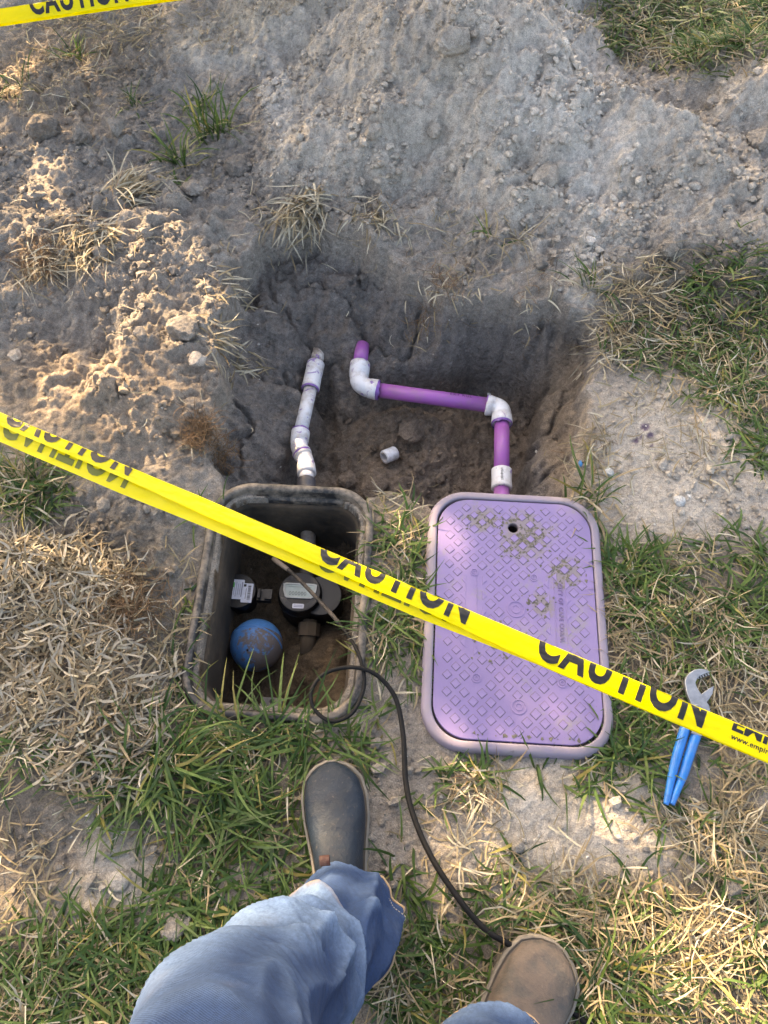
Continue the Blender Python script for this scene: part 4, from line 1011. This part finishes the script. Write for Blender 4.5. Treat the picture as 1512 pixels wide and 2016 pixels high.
def s_of(u):                                              # place along the tape of a picture column
    v = 811+(1449-811)*u/1512; p = at(u, v, TZ+.02*(1-u/1512)); return float(np.dot(p-A, (B-A)/Lt))
ff = lambda k: np.interp(k, [-.5, 0, .20, .32, .42, .60, .75, 1.5], [.0245, .0245, .0250, .0290, .0295, .0305, .0370, .0370])
wl = (s_of(940)-s_of(632))
tape('caution_tape', 'yellow caution tape stretched diagonally across the boxes in the foreground', A, B, .076, ff, [s_of(14), s_of(632), s_of(1063), s_of(14)-.45, s_of(1900)], small=s_of(1442), tx=.66*wl/.262)
A2_, B2_ = at(-40, 22, .20), at(360, -36, .22)
tape('caution_tape', 'yellow caution tape crossing the top left corner of the picture', A2_, B2_, .076, lambda k: np.full(np.shape(k), .036), [.13, .56, -.40, .95], ext=1.1, alpha=.45, beta=.05)

# ------------------------------------------------------------------ black cable
cp_ = [(545,1105,-.115),(575,1128,-.10),(612,1165,-.075),(655,1212,-.035),(690,1258,.005),(710,1300,.022),(717,1350,.022),(695,1402,.024),(655,1420,.020),(622,1400,.020),(612,1366,.022),(630,1333,.026),(667,1316,.030),(712,1316,.030),(750,1336,.022),(780,1378,.016),(794,1450,.014),(799,1540,.016),(816,1612,.022),(852,1692,.026),(908,1776,.028),(958,1832,.026),(1010,1866,.018),(1058,1925,.007),(1128,1992,.009),(1190,2040,.010)]
cb = thing('cable', 'black cable looped over the meter box rim and running down past the boots', 'cable')
CP_ = catmull([at(*p) for p in cp_], 12)
M_CABLE = mat_plastic('cable_black', (.004,.004,.0045), .62, (.05,.042,.035), .15, 40, .2, spec=.25)
V, F = tube(CP_[40:], np.interp(np.arange(len(CP_)-40), [0, 120, 160], [.0034, .0040, .0050]), 10); mesh_np('sheath', V, F, M_CABLE, cb, True)
V, F = tube(CP_[:41], np.linspace(.0040, .0042, 41), 10); mesh_np('dusty_end', V, F, mat_plastic('dusty_cable', (.02,.018,.016), .6, (.22,.17,.13), .8, 30, .3, lo=.42, hi=.66), cb, True)
V, F = tube([CP_[0]+(CP_[0]-CP_[6])*.5, CP_[1], CP_[9]], [.0048, .0054, .0047], 10); mesh_np('tip', V, F, mat_plastic('tip_tan', (.34,.25,.18), .7), cb, True)

# ------------------------------------------------------------------ pliers in the grass
PZ = .030
def px_poly(pts): return [tuple(at(1000+x/2.953, 1180+y/2.953, PZ)[:2]) for x, y in pts]
plr = thing('pliers', 'steel pliers with blue handles lying in the grass under the tape', 'pliers')
t = NT('pliers_steel'); n = t.noise(60, 5, .6); t.bsdf(t.ramp(n, [(.3, (.20,.22,.25)), (.7, (.36,.38,.41))]), .38, t.bump(n, .08, .001), .5, .75); M_STEEL = t.m
M_BLUEH = mat_plastic('blue_grip', (.003,.165,.54), .34, (.2,.2,.18), .15, 30)
hook = [(1022,482),(1030,455),(1050,430),(1080,412),(1112,406),(1145,411),(1172,426),(1140,436),(1112,448),(1096,464),(1086,486),(1090,505),(1106,535),(1132,570),(1165,620),(1175,670),(1160,730),(1120,800),(1060,780),(1085,720),(1085,670),(1060,610),(1036,550)]
hk = px_poly(hook)[::-1]
j1 = obj('upper_jaw', slab(hk, [], PZ-.004, PZ+.005, .0012), plr, M_STEEL)
low = [(1085,600),(1128,548),(1165,520),(1204,498),(1197,545),(1170,585),(1130,640),(1080,720),(1060,790),(1000,770),(1040,690)]
obj('lower_jaw', slab(px_poly(low)[::-1], [], PZ-.013, PZ-.0045, .0012), plr, M_STEEL)
V, F = cyl(*px_poly([(1095,640)])[0], PZ-.012, PZ+.008, .0075, 20); mesh_np('pivot_bolt', V, F, M_STEEL, plr)
teeth = MB()
for k in range(5):
    x, y = px_poly([(1100+k*15, 452-k*5)])[0]; teeth.add(*box(x, y-.002, PZ, .0022, .004, .008, .5))
teeth.build('jaw_teeth', M_STEEL, j1)
for nm, pts, ws in (('handle', [(1045,705),(1022,775),(985,900),(957,1010),(940,1090),(928,1150),(919,1192)], [.0085,.0088,.0085,.0075,.0062,.0058,.0045]),
                    ('handle', [(1118,735),(1090,800),(1055,905),(1022,1010),(995,1080),(972,1140),(954,1192)], [.0085,.0088,.0085,.0078,.0064,.0058,.0045])):
    P = np.array([at(1000+x/2.953, 1180+y/2.953, PZ-.004) for x, y in pts]); P = catmull(P, 6)
    ww = np.interp(np.linspace(0, 1, len(P)), np.linspace(0, 1, len(ws)), ws)
    V, F = tube(P, ww, 14); hd = mesh_np(nm, V, F, M_BLUEH, plr, True)
    k0 = int(len(P)*.80); V, F = tube([P[k0], P[k0]+(P[k0+1]-P[k0])*.4], ww[k0]+.0008, 14); mesh_np('grip_ridge', V, F, M_BLUEH, hd, True)
# ------------------------------------------------------------------ the person holding the camera: jeans, boots, shirt
person = thing('person', 'person in blue jeans and muddy pull-on boots standing at the bottom edge', 'person', (.0, -.10, 0))
PB = np.array([0, -.10, 0])
def mat_boot(name, base, mud, amt, lo, hi):
    t = NT(name); n = t.noise(16, 8, .7); n2 = t.noise(140, 5, .7)
    f = t.math('MULTIPLY', t.ramp(n, [(lo, 0), (hi, 1)]), amt)
    c = t.mix(1.0, base, t.ramp(t.noise(30, 5, .6), [(.3, .8), (.7, 1.2)]), 'MULTIPLY')
    c = t.mix(f, c, mud); c = t.mix(t.math('MULTIPLY', t.ramp(n2, [(.6, 0), (.75, 1)]), .35), c, (.24,.19,.15))
    t.bsdf(c, t.math('ADD', t.math('MULTIPLY', f, .3), .55), t.bump(t.math('ADD', t.math('MULTIPLY', n2, .9), n), .7, .003), .35); return t.m
def boot(loc, rz, mu, msole, label, sc=1.0):
    """pull-on boot, toe along +y, heel at the origin"""
    root = bpy.data.objects.new('boot', None); COL.objects.link(root); root.parent = person
    root.location = np.array(loc)-PB; root.rotation_euler = (0, 0, rz); root.scale = (sc, 1, 1); root['label'] = label
    ys = np.linspace(0, .292, 40)
    hw = np.interp(ys, [0,.012,.04,.09,.14,.20,.235,.262,.28,.288,.292], [.012,.026,.034,.035,.040,.0495,.0500,.0440,.030,.017,.006])
    cxo = np.interp(ys, [0,.1,.2,.292], [0,0,-.002,-.006])
    a = np.linspace(0, 2*math.pi, 60, endpoint=False)
    def outline(g, z):
        L_ = np.concatenate([np.stack([cxo+hw+g, ys, np.full(40, z)], -1), np.stack([cxo-hw-g, ys, np.full(40, z)], -1)[::-1]])
        L_[:, 1] = .146+(L_[:, 1]-.146)*(1+g/.146); return L_
    V, F = loft([outline(.002, .0), outline(.0045, .004), outline(.0045, .022), outline(.002, .0245)])
    sole = mesh_np('sole', V, F, msole, root, False)
    hh = np.interp(ys, [0,.03,.07,.11,.15,.19,.23,.26,.28,.292], [.060,.115,.130,.128,.100,.078,.066,.056,.046,.030])
    k = 24; rings = []
    for y, q, h, c in zip(ys, hw, hh, cxo):
        b = np.linspace(0, math.pi, k); q2 = max(q-.002, .004)
        cs, sn = np.cos(b), np.sin(b)
        px_ = c+q2*np.sign(cs)*np.abs(cs)**.72; pz = .022+(h-.022)*np.abs(sn)**.62
        pz = pz-.0035*(math.exp(-((y-.172)/.005)**2)+.7*math.exp(-((y-.155)/.005)**2))*np.abs(sn)+.0022*noise2(px_*70, np.full(k, y*60), 5)*sstep(.1, .2, np.array(y))
        rings.append(np.stack([px_, np.full(k, y), pz], -1))
    rings = np.array(rings)
    V = rings.reshape(-1, 3); F = grid_faces(40, k)[:, ::-1]
    m = MB().add(V, F)
    st = []
    for z, rx, ry, cy in ((.06,.034,.045,.050),(.10,.036,.050,.054),(.125,.038,.046,.048),(.150,.036,.042,.042)):
        st.append(np.stack([rx*np.cos(a), cy+ry*np.sin(a), np.full(60, z)], -1))
    m.add(*loft(st[::-1]))
    up = m.build('upper', mu, root, True)
    V, F = sweep_rect(.052, .150, .045, [(0, 0), (.0, .001)])
    wl = outline(.0035, .0); 
    V, F = tube(np.concatenate([outline(.0012, .0252), outline(.0012, .0252)[:1]])[6:-6], .0018, 6); mesh_np('welt', V, F, msole, sole, True)
    return root
M_B1 = mat_boot('boot_grey_leather', (.009,.018,.032), (.055,.050,.050), .5, .57, .70)
M_B2 = mat_boot('boot_muddy_leather', (.060,.056,.054), (.130,.102,.085), .9, .42, .58)
M_SOLE = mat_plastic('sole_rubber', (.15,.135,.115), .7, (.30,.25,.19), .6, 22)
toe = at(660, 1498, .03); bl = boot((toe[0]+.022, toe[1]-.292, .0), R(4.5), M_B1, M_SOLE, 'grey boot with rust-coloured mud on its toe', 1.05)
toe2 = at(1108, 1872, .03); b2r = R(-40)
br = boot((toe2[0]-.292*math.sin(-b2r), toe2[1]-.292*math.cos(b2r), .0), b2r, M_B2, M_SOLE, 'brown boot caked with dried mud', 1.18)
# pull tab of the grey boot
V = []; a = np.linspace(0, math.pi, 12)
rings = np.array([[(x_, .124+.010*math.sin(t_)*1.2, .150+.016*math.cos(t_)*.8+.006*math.sin(t_)) for t_ in a] for x_ in (-.022, -.008)])
V = np.concatenate([rings.reshape(-1, 3), rings.reshape(-1, 3)+np.array([0, .002, .001])])
F = np.concatenate([grid_faces(2, 12), grid_faces(2, 12)+24]); mesh_np('pull_tab', V, F, mat_plastic('tab_rust', (.055,.016,.012), .7), bl, True)
# denim
t = NT('denim')
wv = t.n('ShaderNodeTexWave'); wv.bands_direction = 'DIAGONAL'; wv.inputs['Scale'].default_value = 330; wv.inputs['Distortion'].default_value = 1.2; wv.inputs['Detail'].default_value = 2; wv.inputs['Detail Scale'].default_value = 3
uvn = t.n('ShaderNodeUVMap'); uvn.uv_map = 'UVMap'; t.l(uvn.outputs[0], wv.inputs['Vector'])
n = t.noise(7, 5, .6); n2 = t.noise(190, 4, .75); n4 = t.noise(21, 5, .6)
fade = t.attr('Col')
sc_ = t.n('ShaderNodeSeparateColor'); t.l(fade, sc_.inputs[0])
c = t.mix(sc_.outputs[0], (.014,.034,.094), (.185,.275,.42))
c = t.mix(1.0, c, t.ramp(n4, [(.3, .82), (.7, 1.2)]), 'MULTIPLY')
c = t.mix(1.0, c, t.ramp(n2, [(.3, .72), (.7, 1.28)]), 'MULTIPLY')
c = t.mix(t.math('MULTIPLY', wv.outputs['Fac'], .20), c, (.12,.19,.33))
c = t.mix(t.math('MULTIPLY', t.ramp(n, [(.60, 0), (.72, 1)]), .15), c, (.25,.21,.17))
c = t.mix(sc_.outputs[1], c, (.36,.255,.155))
t.bsdf(c, .85, t.bump(t.math('ADD', wv.outputs['Fac'], n2), .25, .0012), .2); M_DENIM = t.m
M_HEM = mat_plastic('hem_thread', (.42,.29,.17), .85, (.25,.18,.12), .4, 30)
def leg(path, radii, name, seed, folds, hem_r):
    """trouser leg: rings along the path, with folds (centre along the leg, width, angle, slant, height)"""
    P = catmull(path, 44); n = len(P); T, N, B = frames(P)
    N = np.tile(np.array([0, 1.0, 0]), (n, 1)); N -= T*np.sum(N*T, 1)[:, None]; N /= np.linalg.norm(N, axis=1)[:, None]; B = np.cross(T, N)
    s = np.linspace(0, 1, n); m = 128; a = np.linspace(0, 2*math.pi, m, endpoint=False)
    r0 = np.interp(s, np.linspace(0, 1, len(radii)), radii)
    S_, A_ = np.meshgrid(s, a, indexing='ij')
    rad = r0[:, None]*np.ones((1, m))
    fold_h = np.zeros_like(rad)
    tan = np.zeros_like(rad)
    for (sc, ac, ws, wa, slant, h, *fr) in folds:
        da = (A_-ac+math.pi) % (2*math.pi)-math.pi
        d = (S_-sc-slant*da)/ws
        ridge = np.where(d > 0, np.exp(-d*1.3), np.exp(-(d*10)**2))
        fold_h += h*ridge*np.exp(-(da/wa)**2)
        if fr: tan += np.exp(-((d+.03)/.10)**2)*np.exp(-((da-.35)/1.0)**2)*np.clip(.75+.9*noise2(A_*5, S_*30, seed+2), 0, 1)
    cr = lambda f, k, sd: (1-2.6*np.abs(noise2(S_*f+k*np.cos(A_-.6)*f*.10, np.cos(A_)*1.1+np.sin(A_)*.8+S_*f*.15, sd)))
    wr = .0085*cr(5, 1.3, seed)+.0034*cr(13, -.8, seed+3)*np.clip(.5+fbm(S_*4, np.cos(A_), 2, seed+7), 0, 1)+.0009*cr(47, .6, seed+5)
    rad = rad+fold_h+wr
    V = P[:, None]+rad[..., None]*(np.cos(A_)[..., None]*N[:, None]+np.sin(A_)[..., None]*B[:, None])
    inner = P[0]+(rad[0]-.004)[:, None]*(np.cos(a)[:, None]*N[0]+np.sin(a)[:, None]*B[0])
    inner2 = P[16]+(rad[16]-.008)[:, None]*(np.cos(a)[:, None]*N[16]+np.sin(a)[:, None]*B[16])
    rings = np.concatenate([inner2[None], inner[None], V]); k = len(rings)
    fade = np.clip(.0+34*(fold_h-.008)+.12*fbm(S_*5, np.cos(A_)*1.5+np.sin(A_), 3, seed+9)+34*wr, 0, 1)
    fade[:12] *= .6
    fade = np.concatenate([fade[:2]*.4, fade]); tan = np.concatenate([tan[:2]*0, tan])
    Fq = grid_faces(k, m, True)[:, ::-1]
    o = mesh_np(name, rings.reshape(-1, 3)-PB, Fq, M_DENIM, person, True, np.stack([fade.ravel(), tan.ravel(), 0*tan.ravel()], -1))
    me = o.data; uv = me.uv_layers.new(name='UVMap'); li = np.empty(len(me.loops), np.int32); me.loops.foreach_get('vertex_index', li)
    uvs = np.stack([(li % m)/m*.50, (li//m)/k*.9], -1).astype(np.float32)
    # close the wrap seam
    uu = uvs.reshape(-1, 4, 2); w_ = (uu[..., 0].max(1)-uu[..., 0].min(1)) > .25
    uu[w_, :, 0] = np.where(uu[w_, :, 0] < .1, uu[w_, :, 0]+.50, uu[w_, :, 0]); uv.data.foreach_set('uv', uu.reshape(-1))
    # hem seam thread and frayed edge
    ed = P[0]+(rad[0]+.0006)[:, None]*(np.cos(a)[:, None]*N[0]+np.sin(a)[:, None]*B[0])-PB
    V_, F_ = tube(np.concatenate([ed, ed[:1]]), .0022, 6, False); mesh_np('hem', V_, F_, M_HEM, o, True)
    st = MB()
    ln = P[11]+(rad[11]+.0006)[:, None]*(np.cos(a)[:, None]*N[11]+np.sin(a)[:, None]*B[11])-PB
    for q in range(0, m, 1):
        d = ln[(q+1) % m]-ln[q]; st.add(*tube([ln[q]+d*.15, ln[q]+d*.75], .0008, 4))
    st.build('hem_stitch', mat_plastic('stitch', (.42,.38,.32), .8), o); return o
# front of the leg is angle 0 (+y), left side is about +90 degrees
PI = math.pi
leg([(-.055,-.036,.062),(-.060,-.042,.15),(-.084,-.066,.25),(-.106,-.083,.35),(-.118,-.098,.47),(-.130,-.119,.61),(-.115,-.165,.80),(-.090,-.20,.93)],
    [.080,.072,.057,.059,.058,.068,.085,.10], 'jeans_leg', 3,
    [(.085, .3, .04, 1.1, .03, .012), (.275, .1, .10, 1.6, -.040, .028, 1), (.40, .4, .07, 1.2, .05, .018), (.505, .35, .11, 1.6, .050, .030), (.62, .5, .10, 1.5, .060, .014), (.70, .9, .05, .9, .05, .016), (.15, 2.6, .05, .9, .0, .02), (.36, -1.4, .05, .8, -.05, .014), (.19, -.9, .04, .6, .05, .012)], .09)
heel2 = np.array(br.location)+PB
leg([(heel2[0]+.058,heel2[1]+.070,.085),(heel2[0]+.052,heel2[1]+.058,.17),(heel2[0]+.045,heel2[1]+.035,.30),(heel2[0]+.030,heel2[1]+.02,.48),(heel2[0]+.02,heel2[1]+.02,.65),(.085,-.26,.80),(.075,-.23,.93)],
    [.088,.084,.085,.092,.10,.11,.118], 'jeans_leg', 13,
    [(.12, .2, .05, 1.2, .03, .018), (.28, -.3, .06, 1.1, -.04, .02), (.45, .4, .07, 1.3, .05, .02)], .09)
# seat of the jeans, shirt, arms, neck and head behind the camera
def ellring(cx, cy, z, rx, ry, n=48, seed=0):
    a = np.linspace(0, 2*PI, n, endpoint=False); w_ = 1+.03*noise2(np.cos(a)*2+z*9, np.sin(a)*2, seed)
    return np.stack([cx+rx*np.cos(a)*w_, cy+ry*np.sin(a)*w_, np.full(n, z)], -1)
V, F = loft([ellring(-.01,-.215,z,rx,ry,seed=2) for z, rx, ry in ((.80,.10,.075),(.86,.175,.115),(.93,.185,.122),(1.0,.180,.120))][::-1])
o = mesh_np('jeans_seat', V-PB, F, M_DENIM, person, True, np.tile([.3, 0, 0], (len(V), 1))); 
t = NT('shirt_cloth'); n = t.noise(40, 5, .6); t.bsdf(t.ramp(n, [(.3, (.20,.36,.55)), (.7, (.27,.45,.66))]), .85, t.bump(n, .3, .003), .2); M_SHIRT = t.m
V, F = loft([ellring(-.01,cy,z,rx,ry,seed=4) for z, rx, ry, cy in ((.900,.195,.168,-.245),(.905,.198,.170,-.245),(.96,.196,.165,-.245),(1.08,.185,.150,-.25),(1.25,.195,.140,-.26),(1.38,.205,.125,-.265),(1.45,.17,.10,-.27),(1.50,.07,.065,-.27))][::-1])
mesh_np('shirt', V-PB, F, M_SHIRT, person, True)
for sx_ in (-1, 1):
    P = catmull([(-.01+sx_*.19,-.265,1.43),(-.01+sx_*.25,-.24,1.27),(-.01+sx_*.26,-.20,1.16)], 8); V, F = tube(P, np.interp(np.linspace(0,1,len(P)), [0,.5,1], [.062,.058,.060]), 24); mesh_np('sleeve', V-PB, F, M_SHIRT, person, True)
t = NT('skin'); n = t.noise(60, 4, .6); t.bsdf(t.ramp(n, [(.3, (.36,.22,.16)), (.7, (.45,.29,.21))]), .55, None, .4); M_SKIN = t.m
# the body under the clothes, one continuous surface: trunk, neck, head, arms and hands held up at the camera
J = [(-.01,-.225,.98),(-.01,-.25,1.20),(-.01,-.265,1.42),(-.01,-.265,1.50),(-.01,-.250,1.58),(-.01,-.245,1.68),(-.01,-.250,1.76)]
RJ = [.12,.12,.10,.052,.060,.085,.060]; E = [(k, k+1) for k in range(6)]
for sx_ in (-1, 1):
    k = len(J); J += [(-.01+sx_*.17,-.265,1.43),(-.01+sx_*.24,-.23,1.20),(-.01+sx_*.15,-.13,1.24),(-.01+sx_*.095,-.112,1.33),(-.01+sx_*.09,-.105,1.37)]; RJ += [.055,.042,.032,.025,.030]
    E += [(2, k), (k, k+1), (k+1, k+2), (k+2, k+3), (k+3, k+4)]
    for q in range(4):
        m_ = len(J); J += [(-.01+sx_*(.105-.018*q),-.100,1.41+.004*(q in (1, 2))),(-.01+sx_*(.095-.018*q),-.088,1.435+.005*(q in (1, 2)))]; RJ += [.009,.008]; E += [(k+4, m_), (m_, m_+1)]
    m_ = len(J); J += [(-.01+sx_*.060,-.095,1.37),(-.01+sx_*.045,-.090,1.385)]; RJ += [.010,.009]; E += [(k+3, m_), (m_, m_+1)]
me = bpy.data.meshes.new('body'); me.from_pydata([tuple(np.array(q)-PB) for q in J], E, []); me.materials.append(M_SKIN)
body = bpy.data.objects.new('body', me); COL.objects.link(body); body.parent = person
md = body.modifiers.new('skin', 'SKIN'); body.modifiers.new('smooth', 'SUBSURF').render_levels = 2
for q, rr in zip(me.skin_vertices[0].data, RJ): q.radius = (rr, rr)
me.skin_vertices[0].data[0].use_root = True
# ------------------------------------------------------------------ unseen tree added to shade the place, its crown cut for sun patches
LIT = [(90,110,150,60,10),(70,360,90,120,0),(90,520,60,90,20),(330,610,140,110,-10),(230,760,190,80,0),(260,830,130,50,10),(150,830,40,70,-20),(330,885,90,26,20),
       (205,1010,30,50,0),(655,1372,26,44,0),(712,1180,14,140,-5),(800,1020,60,34,0),(850,1180,14,130,5),
       (880,1450,30,85,-24),(1003,1390,26,95,-24),(1112,1390,26,100,-20),
       (893,1530,52,46,0),(1182,1600,30,36,-20),(930,1690,60,46,0),(845,1640,30,60,0),
       (1430,1680,90,60,10),(1350,1810,150,120,0),(1230,1930,80,120,0),(1470,1930,90,110,0),(1150,1990,42,40,-20),(875,2156,60,60,0),(787,1900,26,30,0),
       (700,1680,26,40,0),(690,1830,60,60,0),(130,1150,120,40,0),(60,1760,60,80,0),(420,1480,60,30,0)]
rt = np.random.default_rng(77)
tc = np.array([0, .9, 0])+TOSUN*5.2
tree = thing('shade_tree', 'unseen leafy tree added beyond the far left of the dig for dappled shade', 'tree', (tc[0]-.3, tc[1]+.5, 0))
TB = np.array([tc[0]-.3, tc[1]+.5, 0])
M_BARK = mat_plastic('bark', (.10,.075,.055), .9, (.2,.17,.14), .5, 8, .8)
trunk_top = np.array([tc[0]-.1, tc[1]+.2, tc[2]-.9])
P = catmull([TB, TB+(trunk_top-TB)*.4+np.array([.12,.05,0]), trunk_top], 8)
V, F = tube(P, np.linspace(.17, .10, len(P)), 14); mesh_np('trunk', V-TB, F, M_BARK, tree, True)
ends = []
for k in range(11):
    d = rt.normal(size=3); d[2] = abs(d[2])*.7+.15; d /= np.linalg.norm(d); e = trunk_top+d*np.array([2.2, 2.2, 1.7]); ends.append(e)
    Pm = catmull([trunk_top+rt.normal(size=3)*.03, trunk_top+(e-trunk_top)*.5+rt.normal(size=3)*.15, e], 6)
    V, F = tube(Pm, np.linspace(.055, .012, len(Pm)), 8); mesh_np('limb', V-TB, F, M_BARK, tree, True)
NL = 34000
q = rt.normal(size=(NL, 3)); q /= np.linalg.norm(q, axis=1)[:, None]; q *= rt.random((NL, 1))**.36
cl = tc+q*np.array([2.3, 2.3, 1.7])*(1+.18*fbm(q[:, 0]*2+3, q[:, 1]*2+q[:, 2]*2, 3, 600))[:, None]
# leaves removed along the sun's rays so the wanted ground patches get light
g = cl-TOSUN*((cl[:, 2]-.02)/TOSUN[2])[:, None]
gu, gv = pix(g[:, 0], g[:, 1], np.full(NL, .02))
infront = (g[:, 1]*CP+CAM_H*SP) > .2
gap = np.zeros(NL)
for z in LIT: gap = np.maximum(gap, ell(gu, gv, z[0], z[1], z[2]+(19 if z[2] in (26, 30) else 20 if z[2] < 50 else 32), z[3]+(19 if z[2] in (26, 30) else 20 if z[2] < 50 else 32), z[4], .25))
gap = np.where(infront, gap, 0)*np.where((gu < 440) & (gv < 900), .955, 1)
keep = rt.random(NL) > gap*.995
# open sky patches elsewhere in the crown
keep &= (fbm(q[:, 0]*3, q[:, 1]*3+q[:, 2]*3, 2, 620) > -.95)
cl = cl[keep]; n = len(cl)
V, F, C = blades(cl-TB, rt.uniform(0, 6.28, n), rt.uniform(.06, .10, n), rt.uniform(.035, .055, n), rt.normal(size=n)*.6, rt.normal(size=n)*.5, np.array([.055,.105,.028])*rt.uniform(.7, 1.4, (n, 1)), 3, None, rt.normal(size=n)*.8)
mesh_np('crown', V, F, mat_leaf('tree_leaf', .5, .3), tree, True, C)
